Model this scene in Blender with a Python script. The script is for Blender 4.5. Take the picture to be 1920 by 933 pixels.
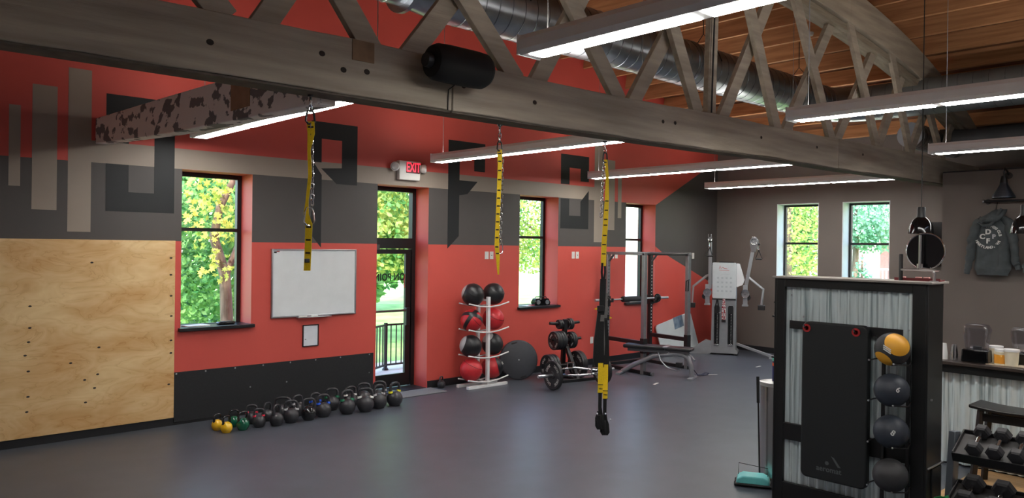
import bpy, bmesh, math, random
from mathutils import Vector, Matrix
PI = math.pi
scene = bpy.context.scene
COL = scene.collection
for o in list(bpy.data.objects):
    bpy.data.objects.remove(o, do_unlink=True)

# ------------------------------------------------------------------ camera, sky, sun, exposure
CAM_YAW, CAM_ROLL, CAM_PITCH, CAM_F = math.radians(47.1), 0.013, 6.5 / 1439, 1439.0
F0 = Vector((math.cos(CAM_YAW), math.sin(CAM_YAW), 0)); R0 = Vector((math.sin(CAM_YAW), -math.cos(CAM_YAW), 0)); U0 = Vector((0, 0, 1))
Fw = F0 * math.cos(CAM_PITCH) - U0 * math.sin(CAM_PITCH)
U1 = F0 * math.sin(CAM_PITCH) + U0 * math.cos(CAM_PITCH)
Rt = R0 * math.cos(CAM_ROLL) + U1 * math.sin(CAM_ROLL)
Up = -R0 * math.sin(CAM_ROLL) + U1 * math.cos(CAM_ROLL)
cd = bpy.data.cameras.new('camera'); cd.sensor_width = 36.0; cd.lens = 36.0 * CAM_F / 1920.0
cd.clip_start = 0.05; cd.clip_end = 300
cam = bpy.data.objects.new('camera', cd); COL.objects.link(cam)
cam.matrix_world = Matrix(((Rt.x, Up.x, -Fw.x, 0), (Rt.y, Up.y, -Fw.y, 0), (Rt.z, Up.z, -Fw.z, 2.2), (0, 0, 0, 1)))
scene.camera = cam

world = bpy.data.worlds.new('sky'); scene.world = world; world.use_nodes = True
wn = world.node_tree; wn.nodes.clear()
wo = wn.nodes.new('ShaderNodeOutputWorld'); wb = wn.nodes.new('ShaderNodeBackground'); ws = wn.nodes.new('ShaderNodeTexSky')
ws.sky_type = 'NISHITA'; ws.sun_disc = False; ws.sun_elevation = math.radians(48); ws.sun_rotation = math.radians(220)
ws.air_density = 1.0; ws.dust_density = 1.5; ws.ozone_density = 1.0
wb.inputs['Strength'].default_value = 1.15
wn.links.new(ws.outputs[0], wb.inputs[0]); wn.links.new(wb.outputs[0], wo.inputs[0])
sl = bpy.data.lights.new('sun', 'SUN'); sl.energy = 4.5; sl.angle = math.radians(1.0); sl.color = (1.0, 0.95, 0.86)
sun = bpy.data.objects.new('sun', sl); COL.objects.link(sun)
sun.rotation_euler = Vector((0.55, 0.62, -1.0)).to_track_quat('-Z', 'Y').to_euler(); sun.location = (0, 0, 20)
vs = scene.view_settings
vs.view_transform = 'Standard'; vs.look = 'None'; vs.exposure = 0.42; vs.gamma = 1.0; vs.use_curve_mapping = False
TUBE_STRENGTH = 38.0        # radiance of the fluorescent diffusers
UPLIGHT_STRENGTH = 28.0

# ------------------------------------------------------------------ helpers
def lin(c):
    return tuple(((v / 255) / 12.92 if v / 255 <= 0.04045 else ((v / 255 + 0.055) / 1.055) ** 2.4) for v in c)
MATS = {}
def mat(name, rgb, rough=0.6, metal=0.0, var=0.0, scale=6.0, stretch=(1, 1, 1), bump=0.0, bscale=None, rgb2=None, lo=0.35, hi=0.65, spec=0.5, detail=4.0, emit=None, estr=0.0, coat=0.0):
    """procedural principled material: base colour with a noise-mixed second colour, optional fine relief"""
    if name in MATS: return MATS[name]
    m = bpy.data.materials.new(name); m.use_nodes = True; n = m.node_tree; MATS[name] = m
    b = n.nodes['Principled BSDF']
    c = lin(rgb)
    b.inputs['Roughness'].default_value = rough; b.inputs['Metallic'].default_value = metal
    b.inputs['Specular IOR Level'].default_value = spec; b.inputs['Coat Weight'].default_value = coat
    if emit:
        b.inputs['Emission Color'].default_value = (*lin(emit), 1); b.inputs['Emission Strength'].default_value = estr
    tc = n.nodes.new('ShaderNodeTexCoord'); mp = n.nodes.new('ShaderNodeMapping'); mp.inputs['Scale'].default_value = stretch
    n.links.new(tc.outputs['Object'], mp.inputs[0])
    no = n.nodes.new('ShaderNodeTexNoise'); no.inputs['Scale'].default_value = scale; no.inputs['Detail'].default_value = detail
    n.links.new(mp.outputs[0], no.inputs['Vector'])
    if rgb2 is None:
        v = max(var, 0.02)
        ca = tuple(x * (1 - v) for x in c); cb = tuple(min(1, x * (1 + v)) for x in c)
    else:
        ca, cb = c, lin(rgb2)
    rp = n.nodes.new('ShaderNodeValToRGB')
    rp.color_ramp.elements[0].position = lo; rp.color_ramp.elements[1].position = hi
    rp.color_ramp.elements[0].color = (*ca, 1); rp.color_ramp.elements[1].color = (*cb, 1)
    n.links.new(no.outputs['Fac'], rp.inputs[0]); n.links.new(rp.outputs[0], b.inputs['Base Color'])
    if bump > 0:
        bp = n.nodes.new('ShaderNodeBump'); bp.inputs['Strength'].default_value = bump; bp.inputs['Distance'].default_value = 0.01
        if bscale:
            n2 = n.nodes.new('ShaderNodeTexNoise'); n2.inputs['Scale'].default_value = bscale; n2.inputs['Detail'].default_value = 3
            n.links.new(mp.outputs[0], n2.inputs['Vector']); n.links.new(n2.outputs['Fac'], bp.inputs['Height'])
        else:
            n.links.new(no.outputs['Fac'], bp.inputs['Height'])
        n.links.new(bp.outputs[0], b.inputs['Normal'])
    return m

class MB:
    """collects primitive shapes and links them as ONE mesh object"""
    def __init__(s): s.v = []; s.f = []
    def add(s, vs, fs):
        k = len(s.v); s.v += [tuple(p) for p in vs]; s.f += [tuple(i + k for i in f) for f in fs]; return s
    def box(s, x0, x1, y0, y1, z0, z1):
        return s.add([(x0, y0, z0), (x1, y0, z0), (x1, y1, z0), (x0, y1, z0), (x0, y0, z1), (x1, y0, z1), (x1, y1, z1), (x0, y1, z1)],
                     [(0, 3, 2, 1), (4, 5, 6, 7), (0, 1, 5, 4), (1, 2, 6, 5), (2, 3, 7, 6), (3, 0, 4, 7)])
    def bar(s, p, q, w, h, up=(0, 0, 1)):
        """square-section bar from p to q: w across, h along up"""
        p = Vector(p); q = Vector(q); d = (q - p).normalized(); u = Vector(up)
        a = d.cross(u)
        if a.length < 1e-4: a = d.cross(Vector((1, 0, 0)))
        a.normalize(); b = a.cross(d).normalized()
        vs = []
        for c in (p, q):
            for i, j in ((-1, -1), (1, -1), (1, 1), (-1, 1)): vs.append(c + a * (i * w / 2) + b * (j * h / 2))
        return s.add(vs, [(0, 1, 2, 3), (7, 6, 5, 4), (0, 4, 5, 1), (1, 5, 6, 2), (2, 6, 7, 3), (3, 7, 4, 0)])
    def rings(s, rs, cap=True, closed=False):
        """loft through rings of equal length"""
        n = len(rs[0]); vs = [p for r in rs for p in r]; fs = []
        m = len(rs)
        for i in range(m if closed else m - 1):
            for j in range(n):
                a = i * n + j; b = i * n + (j + 1) % n; c = ((i + 1) % m) * n + (j + 1) % n; d = ((i + 1) % m) * n + j
                fs.append((a, b, c, d))
        if cap and not closed:
            fs.append(tuple(range(n - 1, -1, -1))); fs.append(tuple(range((m - 1) * n, m * n)))
        return s.add(vs, fs)
    def tube(s, pts, r, n=10, closed=False, ry=None):
        pts = [Vector(p) for p in pts]; m = len(pts); rr = r if isinstance(r, (list, tuple)) else [r] * m
        t0 = (pts[1] - pts[0]).normalized(); a = t0.orthogonal().normalized(); rs = []
        for i, p in enumerate(pts):
            if closed: t = (pts[(i + 1) % m] - pts[i - 1]).normalized()
            else: t = (pts[min(i + 1, m - 1)] - pts[max(i - 1, 0)]).normalized()
            a = (a - t * a.dot(t)).normalized(); b = t.cross(a)
            rs.append([p + a * (math.cos(2 * PI * j / n) * rr[i]) + b * (math.sin(2 * PI * j / n) * (ry or rr[i])) for j in range(n)])
        return s.rings(rs, closed=closed)
    def cyl(s, p, q, r, r2=None, n=20): return s.tube([p, q], [r, r if r2 is None else r2], n)
    def lathe(s, prof, n=24, c=(0, 0, 0), axis='z'):
        rs = []
        for r, z in prof:
            ring = []
            for j in range(n):
                a = 2 * PI * j / n; x, y = r * math.cos(a), r * math.sin(a)
                if axis == 'z': p = (c[0] + x, c[1] + y, c[2] + z)
                elif axis == 'x': p = (c[0] + z, c[1] + x, c[2] + y)
                else: p = (c[0] + y, c[1] + z, c[2] + x)
                ring.append(p)
            rs.append(ring)
        return s.rings(rs)
    def ball(s, c, r, n=24, m=14, sx=1, sy=1, sz=1):
        rs = []
        for i in range(m + 1):
            a = PI * (i + 0.02) / (m + 0.04) - PI / 2
            rs.append([(c[0] + sx * r * math.cos(a) * math.cos(2 * PI * j / n), c[1] + sy * r * math.cos(a) * math.sin(2 * PI * j / n), c[2] + sz * r * math.sin(a)) for j in range(n)])
        return s.rings(rs)
    def prism(s, poly, a, b, plane='xz'):
        """polygon (u,w) extruded from a to b along the missing axis"""
        def P(u, w, t): return (u, t, w) if plane == 'xz' else ((t, u, w) if plane == 'yz' else (u, w, t))
        n = len(poly); vs = [P(u, w, a) for u, w in poly] + [P(u, w, b) for u, w in poly]
        fs = [tuple(range(n)), tuple(range(2 * n - 1, n - 1, -1))] + [(i, i + n, (i + 1) % n + n, (i + 1) % n) for i in range(n)]
        return s.add(vs, fs)
    def ribbon(s, pts, w, t=0.004, side=(1, 0, 0)):
        pts = [Vector(p) for p in pts]; sd = Vector(side).normalized(); rs = []
        for i, p in enumerate(pts):
            d = (pts[min(i + 1, len(pts) - 1)] - pts[max(i - 1, 0)]).normalized(); nn = d.cross(sd)
            if nn.length < 1e-4: nn = Vector((0, 1, 0))
            nn.normalize(); ww = w[i] if isinstance(w, (list, tuple)) else w
            rs.append([p + sd * (-ww / 2) + nn * (-t / 2), p + sd * (ww / 2) + nn * (-t / 2), p + sd * (ww / 2) + nn * (t / 2), p + sd * (-ww / 2) + nn * (t / 2)])
        return s.rings(rs)
    def mesh(s, name, m=None, smooth=True, angle=38):
        me = bpy.data.meshes.new(name); me.from_pydata(s.v, [], s.f)
        bm = bmesh.new(); bm.from_mesh(me); bmesh.ops.recalc_face_normals(bm, faces=bm.faces); bm.to_mesh(me); bm.free()
        if smooth:
            me.polygons.foreach_set('use_smooth', [True] * len(me.polygons)); me.set_sharp_from_angle(angle=math.radians(angle))
        if m: me.materials.append(m)
        me.update(); return me
    def build(s, name, m, parent=None, bevel=0, seg=2, sub=0, **k):
        o = obj(name, s.mesh(name, m, **k), parent)
        if bevel:
            b = o.modifiers.new('bevel', 'BEVEL'); b.width = bevel; b.segments = seg; b.limit_method = 'ANGLE'; b.angle_limit = math.radians(40)
        if sub:
            b = o.modifiers.new('sub', 'SUBSURF'); b.levels = sub; b.render_levels = sub
        return o

def obj(name, me, parent=None):
    o = bpy.data.objects.new(name, me); COL.objects.link(o)
    if parent is not None: o.parent = parent
    return o
def tag(o, label, cat, group=None):
    o['label'] = label; o['category'] = cat
    if group: o['group'] = group
    return o
def thing(name, label, cat, loc=(0, 0, 0), rz=0.0, group=None):
    o = bpy.data.objects.new(name, None); COL.objects.link(o); o.location = loc; o.rotation_euler = (0, 0, rz); o.empty_display_size = 0.1
    return tag(o, label, cat, group)
def struct(o, label=None):
    o['kind'] = 'structure'
    if label: o['label'] = label
    return o
def copy_tree(o, parent=None):
    c = o.copy(); COL.objects.link(c); c.parent = parent
    for ch in list(o.children): copy_tree(ch, c)
    return c
def text_mesh(txt, size, m, ext=0.001, align='CENTER', bold=0.0, spacing=1.0):
    cu = bpy.data.curves.new('txt', 'FONT'); cu.body = txt; cu.size = size; cu.extrude = ext; cu.align_x = align; cu.align_y = 'CENTER'
    cu.offset = bold; cu.resolution_u = 3; cu.space_character = spacing
    t = bpy.data.objects.new('txt', cu); COL.objects.link(t)
    bpy.context.view_layer.update()
    me = bpy.data.meshes.new_from_object(t.evaluated_get(bpy.context.evaluated_depsgraph_get()))
    bpy.data.objects.remove(t, do_unlink=True); bpy.data.curves.remove(cu)
    me.materials.clear(); me.materials.append(m); return me
def free(o, label, cat, group=None):
    """make a piece that only lies on or hangs from a thing a thing of its own"""
    p = o.parent; o.parent = None; o.location = p.location + Matrix.Rotation(p.rotation_euler.z, 3, 'Z') @ o.location; o.rotation_euler.z += p.rotation_euler.z
    return tag(o, label, cat, group)
def place(o, loc, xdir, ydir):
    """orient a flat mesh: its x along xdir, its y along ydir"""
    x = Vector(xdir).normalized(); y = Vector(ydir).normalized(); z = x.cross(y)
    o.matrix_basis = Matrix(((x.x, y.x, z.x, loc[0]), (x.y, y.y, z.y, loc[1]), (x.z, y.z, z.z, loc[2]), (0, 0, 0, 1))); return o
def arc(c, r, a0, a1, n, plane='xz', t=0.0):
    out = []
    for i in range(n + 1):
        a = math.radians(a0 + (a1 - a0) * i / n); u, w = c[0] + r * math.cos(a), c[1] + r * math.sin(a)
        out.append((u, t, w) if plane == 'xz' else ((t, u, w) if plane == 'yz' else (u, w, t)))
    return out

# ------------------------------------------------------------------ materials
RED = mat('red_wall_paint', (206, 82, 72), 0.55, var=0.03, scale=1.5, bump=0.04, bscale=180)
DARK = mat('charcoal_wall_paint', (78, 73, 71), 0.6, var=0.03, scale=2, bump=0.04, bscale=180)
TAUPE = mat('taupe_wall_paint', (106, 97, 91), 0.6, var=0.03, scale=2, bump=0.04, bscale=180)
STRIPE = mat('greige_wall_paint', (152, 138, 126), 0.55, var=0.03, scale=2, bump=0.03, bscale=180)
BLACKP = mat('black_wall_paint', (15, 17, 21), 0.6, var=0.04, scale=3)
REVEAL = mat('white_reveal', (226, 224, 228), 0.6, var=0.02)
RUBBER = mat('rubber_flooring', (75, 79, 88), 0.38, var=0.07, scale=3.0, bump=0.06, bscale=240, detail=8, spec=0.45)
BASEB = mat('black_vinyl_base', (26, 26, 29), 0.5)
MATB = mat('black_rubber_mat', (30, 31, 34), 0.7, var=0.15, scale=60, bump=0.1)
PLY = None
FRAME = mat('black_window_frame', (22, 22, 24), 0.4)
STEELG = mat('brushed_steel', (190, 190, 192), 0.28, 1.0, var=0.05, scale=30, stretch=(1, 1, 0.05))
CHROME = mat('chrome', (215, 216, 220), 0.14, 1.0)
ALU = mat('aluminium', (190, 192, 196), 0.35, 1.0)
GREYM = mat('grey_powder_coat', (128, 130, 133), 0.4, 0.5, var=0.05, scale=20)
BLACKM = mat('black_powder_coat', (26, 26, 28), 0.42, var=0.08, scale=40)
BLACKG = mat('black_gloss', (12, 12, 14), 0.12)
BLACKR = mat('black_cast_iron', (52, 52, 56), 0.36, var=0.12, scale=50, bump=0.12, bscale=120)
BLACKF = mat('black_webbing', (20, 20, 22), 0.8, var=0.2, scale=150, bump=0.2)
VINYL = mat('black_vinyl', (30, 30, 33), 0.4, var=0.05, scale=40, bump=0.05)
WHITE = mat('white_powder_coat', (226, 226, 226), 0.45, var=0.02)
WPLASTIC = mat('white_plastic', (228, 226, 220), 0.45)
YELLOWS = mat('yellow_webbing', (246, 208, 24), 0.65, var=0.06, scale=120, bump=0.15)
CANVAS = mat('grey_webbing', (112, 110, 108), 0.8, var=0.1, scale=120)
LETTER = mat('white_lettering', (214, 214, 210), 0.6)
BLACKT = mat('black_print', (18, 18, 18), 0.6)
REDT = mat('red_print', (190, 40, 44), 0.6)
WOODG = mat('weathered_timber', (146, 135, 121), 0.75, scale=2.2, stretch=(0.5, 6, 6), rgb2=(180, 168, 151), lo=0.3, hi=0.7, bump=0.25, bscale=14, detail=8)
JOIST = mat('brown_joist_timber', (166, 114, 74), 0.7, scale=3, stretch=(6, 0.4, 6), rgb2=(198, 144, 100), bump=0.15, bscale=20, detail=7)  # lightened against the boards, imitating light caught by the joist edges
DECK = mat('shaded_roof_boards', (92, 58, 38), 0.8, scale=3, stretch=(6, 0.6, 6), rgb2=(120, 78, 52), detail=7)  # boards darkened so shade between the joists is put into the colour
GALV = mat('galvanised_duct', (158, 162, 168), 0.3, 1.0, var=0.12, scale=4, bump=0.05, bscale=6)
DUCTSEAM = mat('duct_seam', (120, 124, 130), 0.35, 1.0)
DUCTGREY = mat('grey_fabric_duct', (96, 98, 102), 0.6, 0.3, var=0.08, scale=5)
CORR = mat('corrugated_zinc', (146, 162, 166), 0.36, 0.35, scale=5, stretch=(1, 9, 0.22), rgb2=(222, 233, 235), lo=.34, hi=.50, bump=0.03, bscale=30, detail=8)
FIXT = mat('fixture_housing', (236, 235, 234), 0.5)
TUBE = mat('lit_diffuser', (255, 255, 255), 0.5, emit=(255, 253, 248), estr=TUBE_STRENGTH)
UPL = mat('lit_uplight_slot', (255, 255, 255), 0.5, emit=(255, 250, 242), estr=UPLIGHT_STRENGTH)
CABLE = mat('steel_cable', (160, 160, 160), 0.4, 0.8)
CABLEB = mat('black_cable', (14, 14, 14), 0.6)

def glass_mat(name, tint=(1, 1, 1), gloss=0.06, rough=0.02):
    m = bpy.data.materials.new(name); m.use_nodes = True; n = m.node_tree; n.nodes.clear()
    o = n.nodes.new('ShaderNodeOutputMaterial'); t = n.nodes.new('ShaderNodeBsdfTransparent'); g = n.nodes.new('ShaderNodeBsdfGlossy'); x = n.nodes.new('ShaderNodeMixShader')
    t.inputs[0].default_value = (*tint, 1); g.inputs['Roughness'].default_value = rough; x.inputs[0].default_value = gloss
    n.links.new(t.outputs[0], x.inputs[1]); n.links.new(g.outputs[0], x.inputs[2]); n.links.new(x.outputs[0], o.inputs[0]); return m
GLASS = glass_mat('window_glass', (0.97, 0.99, 0.98), 0.05)
CLEARP = glass_mat('clear_plastic', (0.84, 0.84, 0.88), 0.16, 0.12)
CLEARC = glass_mat('clear_cup_plastic', (0.97, 0.97, 0.98), 0.16, 0.2)

def plywood_mat():
    m = bpy.data.materials.new('plywood'); m.use_nodes = True; n = m.node_tree; b = n.nodes['Principled BSDF']; b.inputs['Roughness'].default_value = 0.55
    tc = n.nodes.new('ShaderNodeTexCoord'); mp = n.nodes.new('ShaderNodeMapping'); mp.inputs['Scale'].default_value = (0.75, 1, 1.9)
    n.links.new(tc.outputs['Object'], mp.inputs[0])
    n1 = n.nodes.new('ShaderNodeTexNoise'); n1.inputs['Scale'].default_value = 2.6; n1.inputs['Detail'].default_value = 3; n1.inputs['Distortion'].default_value = 0.8
    n.links.new(mp.outputs[0], n1.inputs['Vector'])
    ml = n.nodes.new('ShaderNodeMath'); ml.operation = 'MULTIPLY'; ml.inputs[1].default_value = 6.0; n.links.new(n1.outputs['Fac'], ml.inputs[0])
    fr = n.nodes.new('ShaderNodeMath'); fr.operation = 'FRACT'; n.links.new(ml.outputs[0], fr.inputs[0])
    r1 = n.nodes.new('ShaderNodeValToRGB'); e = r1.color_ramp.elements
    e[0].position = 0.0; e[0].color = (*lin((190, 138, 80)), 1); e[1].position = 1.0; e[1].color = (*lin((228, 192, 136)), 1)
    k = e.new(0.12); k.color = (*lin((220, 180, 122)), 1); k = e.new(0.55); k.color = (*lin((236, 204, 152)), 1); k = e.new(0.86); k.color = (*lin((224, 184, 126)), 1)
    n.links.new(fr.outputs[0], r1.inputs[0])
    n2 = n.nodes.new('ShaderNodeTexNoise'); n2.inputs['Scale'].default_value = 1.4; n2.inputs['Detail'].default_value = 4
    n.links.new(mp.outputs[0], n2.inputs['Vector'])
    r2 = n.nodes.new('ShaderNodeValToRGB'); r2.color_ramp.elements[0].position = 0.4; r2.color_ramp.elements[1].position = 0.62
    r2.color_ramp.elements[0].color = (*lin((204, 152, 88)), 1); r2.color_ramp.elements[1].color = (*lin((238, 206, 154)), 1)
    n.links.new(n2.outputs['Fac'], r2.inputs[0])
    mx = n.nodes.new('ShaderNodeMixRGB'); mx.inputs[0].default_value = 0.6
    n.links.new(r1.outputs[0], mx.inputs[1]); n.links.new(r2.outputs[0], mx.inputs[2]); n.links.new(mx.outputs[0], b.inputs['Base Color']); return m
PLY = plywood_mat()
CHIPPED = mat('chipped_white_paint', (250, 240, 236), 0.75, scale=7.5, stretch=(1, 0.7, 1), rgb2=(132, 125, 126), lo=0.54, hi=0.56, bump=0.3, detail=8)

# ------------------------------------------------------------------ room shell
YW, XB, XP, YR, XF = 9.47, 15.05, 13.0, -3.2, -1.8      # red wall, back wall, partition, wall behind, wall behind camera
XC = 6.84                                                 # centre of the arched roof
def z_roof(x):
    d = x - XC; return 5.68 - 0.0145 * d * d - 0.0001 * d ** 4   # underside of the joists
JH = 0.285
struct(MB().box(XF - .3, XB + .4, YR - .3, YW + .45, -0.12, 0).build('floor', RUBBER, smooth=False), 'dark grey rubber gym floor')
OPEN = [(3.37, 4.25, 1.12, 3.065), (6.13, 7.05, 0.0, 3.065), (8.97, 9.92, 1.12, 3.065), (11.83, 12.78, 1.08, 3.065)]
w = MB(); x = XF - .3
for a, b, z0, z1 in OPEN:
    w.box(x, a, YW, YW + .45, 0, 3.065)
    if z0 > 0: w.box(a, b, YW, YW + .45, 0, z0)
    x = b
w.box(x, XB + .4, YW, YW + .45, 0, 3.065)
xs = [XF - .3 + (XB + .7 - XF) * i / 40 for i in range(41)]
w.prism([(xs[0], 3.065)] + [(xs[-1], 3.065)] + [(q, z_roof(q) + JH + .02) for q in reversed(xs)], YW, YW + .45)
wall_left = struct(w.build('wall_left', RED, smooth=False), 'red wall with painted black and grey letters')
def paint(name, polys, m, lift, label=None):
    b = MB()
    for p in polys: b.prism(p, YW - lift, YW + .0005)
    o = b.build(name, m, wall_left, smooth=False)
    if label: o['label'] = label
    return o
R = lambda a, b, c, d: [(a, c), (b, c), (b, d), (a, d)]
for k, (a, b) in enumerate([(XF, 3.37), (4.25, 6.13), (7.05, 8.97), (9.92, 11.83)]):
    paint('charcoal_band', [R(a, b, 2.2, 3.067)], DARK, .001)
paint('charcoal_corner', [[(12.78, 3.06), (12.78, 2.225), (13.0, 2.11), (14.5, 1.56), (XB, 1.36), (XB, 4.16)]], DARK, .001)
paint('greige_stripe', [R(2.3, 10.95, 3.067, 3.31)], STRIPE, .0015)
for q in [(1.60, 1.705, 2.76, 3.61), (1.81, 2.045, 2.52, 3.855), (2.15, 2.38, 2.29, 4.085), (10.88, 11.135, 2.285, 4.10), (11.22, 11.475, 2.52, 3.85), (11.57, 11.68, 2.755, 3.56)]:
    paint('greige_bar', [R(*q)], STRIPE, .0025)
paint('letter_o', [R(2.53, 2.77, 2.53, 3.067), R(2.77, 3.05, 2.53, 2.755), R(3.05, 3.28, 2.53, 3.855), R(2.53, 3.05, 3.60, 3.855), R(2.53, 2.77, 3.31, 3.60)], BLACKP, .003, 'black painted square letter')
paint('letter_p', [R(5.07, 5.54, 3.625, 3.855), R(5.07, 5.225, 3.30, 3.625), [(5.54, 3.02), (5.785, 3.02), (5.785, 3.855), (5.54, 3.855)], [(5.22, 3.22), (5.46, 3.02), (5.54, 3.02), (5.54, 3.245)],
      [(5.08, 2.31), (5.23, 2.14), (5.23, 3.13), (5.12, 3.275), (5.08, 3.275)]], BLACKP, .003, 'black painted letter P')
paint('letter_f', [R(7.42, 8.175, 3.635, 3.84), R(7.95, 8.175, 3.385, 3.635), [(7.42, 2.14), (7.645, 2.34), (7.645, 3.635), (7.42, 3.635)], [(7.645, 2.985), (7.81, 3.01), (8.02, 3.22), (7.645, 3.22)]], BLACKP, .003, 'black painted letter F')
paint('letter_c', [R(9.97, 10.72, 3.62, 3.855), R(9.97, 10.195, 3.315, 3.62), R(10.495, 10.72, 3.39, 3.62), R(9.97, 10.195, 2.755, 3.055), R(9.97, 10.72, 2.52, 2.755), [(10.5, 2.755), (10.72, 2.755), (10.72, 3.23), (10.5, 3.02)]], BLACKP, .003, 'black painted letter C')

BW = [(7.13, 8.03), (5.75, 6.65)]
w = MB(); y = YR - .3
for a, b in sorted(BW):
    w.box(XB, XB + .4, y, a, 0, 4.6); w.box(XB, XB + .4, a, b, 0, 1.1); w.box(XB, XB + .4, a, b, 3.14, 4.6); y = b
w.box(XB, XB + .4, y, YW, 0, 4.6)
wall_back = struct(w.build('wall_back', TAUPE, smooth=False), 'taupe back wall with two tall windows')
for a, b in BW:      # thin white slabs lining the window reveals
    m = MB().box(XB - .001, XB + .28, a - .001, a + .012, 1.1, 3.14).box(XB - .001, XB + .28, b - .012, b + .001, 1.1, 3.14).box(XB - .001, XB + .28, a, b, 3.128, 3.141)
    m.build('window_reveal', REVEAL, wall_back, smooth=False)
wp_ = struct(MB().box(XP, XB - .005, YR, 4.19, 0, 3.41).build('wall_partition', TAUPE, smooth=False), 'taupe partition wall where the hoodies hang')
MB().box(XP + .002, XB - .006, YR + .002, 4.188, 3.41, 3.43).build('partition_shade_sheet', BASEB, wp_, smooth=False)  # added black sheet, darkens the dim space above the partition
struct(MB().box(XF - .3, XB + .4, YR - .3, YR, 0, 5.6).build('wall_right', REVEAL, smooth=False))
struct(MB().box(XF - .3, XF, YR, YW, 0, 5.6).build('wall_front', REVEAL, smooth=False))
struct(MB().box(4.25 - 8, 6.08, YW - .016, YW, 0, .10).box(7.06, XB - .02, YW - .016, YW, 0, .11).build('baseboard_left', BASEB, smooth=False))
struct(MB().box(XB - .016, XB, 4.2, YW - .02, 0, .12).build('baseboard_back', BASEB, smooth=False))

# arched roof: boards and joists
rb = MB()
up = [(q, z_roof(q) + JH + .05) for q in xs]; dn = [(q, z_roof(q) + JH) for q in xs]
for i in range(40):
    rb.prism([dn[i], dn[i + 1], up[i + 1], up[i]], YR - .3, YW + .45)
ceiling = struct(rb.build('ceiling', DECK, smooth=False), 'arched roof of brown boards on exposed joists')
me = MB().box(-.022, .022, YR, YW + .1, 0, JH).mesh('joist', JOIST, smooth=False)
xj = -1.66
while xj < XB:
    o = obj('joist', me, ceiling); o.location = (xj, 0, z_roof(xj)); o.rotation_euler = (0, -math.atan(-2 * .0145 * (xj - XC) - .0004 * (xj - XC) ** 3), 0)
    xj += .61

# ------------------------------------------------------------------ windows and door
def window(name, axis, p, a, b, z0, z1, zm, label, fw=.055):
    """frame, two panes, mid rail; axis 'x': in the red wall, plane y=p; axis 'y': in the back wall, plane x=p"""
    r = thing(name, label, 'window'); del r['category']; struct(r)
    def bx(u0, u1, w0, w1, d0, d1):
        return MB().box(u0, u1, p + d0, p + d1, w0, w1) if axis == 'x' else MB().box(p + d0, p + d1, u0, u1, w0, w1)
    f = bx(a, a + fw, z0, z1, 0, .07)
    for q in (bx(b - fw, b, z0, z1, 0, .07), bx(a + fw, b - fw, z1 - fw, z1, 0, .07), bx(a + fw, b - fw, z0, z0 + .04, 0, .07)): f.add(q.v, q.f)
    f.build('window_frame', FRAME, r, smooth=False)
    bx(a + fw, b - fw, zm - .022, zm + .022, -.005, .06).build('mid_rail', FRAME, r, smooth=False)
    bx(a + fw, b - fw, z0 + .04, zm - .022, .03, .036).build('pane', GLASS, r, smooth=False)
    bx(a + fw, b - fw, zm + .022, z1 - fw, .03, .036).build('pane', GLASS, r, smooth=False)
    return r
SILL = mat('black_stone_sill', (28, 27, 30), 0.35, var=0.1, scale=20)
WIN = [('window_1', 0, 2.35, 'window beside the plywood panel with yellow leaves outside'), ('window_2', 2, 2.35, 'narrow window between the medicine balls and the power rack'), ('window_3', 3, 2.35, 'bright window behind the power rack')]
for nm, k, zm, lb in WIN:
    a, b, z0, z1 = OPEN[k]
    r = window(nm, 'x', YW + .33, a, b, z0, z1, zm, lb)
    MB().box(a - .03, b + .03, YW - .06, YW + .33, z0 - .005, z0 + .035).build('window_sill', SILL, r, bevel=.004)
for k, (a, b) in enumerate(BW):
    r = window('window_%d' % (4 + k), 'y', XB + .28, a, b, 1.1, 3.14, 2.32, ['back wall window nearer the cable machine', 'back wall window nearer the lamps, with a pink building outside'][k])
    MB().box(XB - .05, XB + .28, a - .02, b + .02, 1.07, 1.10).build('window_sill', SILL, r, bevel=.004)
dp = YW + .33
door = thing('door_1', 'glazed black entrance door with transom window above', 'door'); del door['category']; struct(door)
MB().box(6.13, 6.19, dp, dp + .1, 0, 3.065).box(6.985, 7.05, dp, dp + .1, 0, 3.065).box(6.19, 6.985, dp, dp + .1, 3.0, 3.065).box(6.19, 6.985, dp, dp + .1, 2.13, 2.29).build('door_frame', FRAME, door, smooth=False)
MB().box(6.19, 6.985, dp + .04, dp + .046, 2.29, 3.0).build('transom_pane', GLASS, door, smooth=False)
leaf = MB().box(6.20, 6.30, dp + .02, dp + .065, .02, 2.12).box(6.885, 6.98, dp + .02, dp + .065, .02, 2.12).box(6.30, 6.885, dp + .02, dp + .065, .02, .21).box(6.30, 6.885, dp + .02, dp + .065, 2.05, 2.12).build('door_leaf', FRAME, door, smooth=False)
MB().box(6.30, 6.885, dp + .036, dp + .044, .21, 2.05).build('pane', GLASS, leaf, smooth=False)
MB().box(6.26, 6.91, dp - .04, dp - .015, 1.165, 1.20).box(6.27, 6.30, dp - .04, dp + .02, 1.16, 1.205).build('panic_bar', mat('bronze_bar', (120, 110, 104), .35, .8), leaf, bevel=.004)
MB().box(6.86, 6.93, dp - .05, dp + .02, .95, 1.22).build('lock_case', FRAME, leaf, bevel=.006)
MB().box(6.20, 6.38, dp - .03, dp + .02, 2.11, 2.19).build('door_closer', mat('closer_grey', (96, 92, 90), .5, .5), door, bevel=.005)
o = obj('door_lettering', text_mesh('ON POINT', .135, BLACKT, .0008, bold=.003, spacing=1.05), leaf); place(o, (6.56, dp + .034, 1.69), (-1, 0, 0), (0, 0, 1)); o.scale = (.95, 1.15, 1)
MB().box(6.32, 6.865, dp + .033, dp + .0345, 1.605, 1.612).build('door_lettering_rule', BLACKT, leaf, smooth=False)
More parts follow.
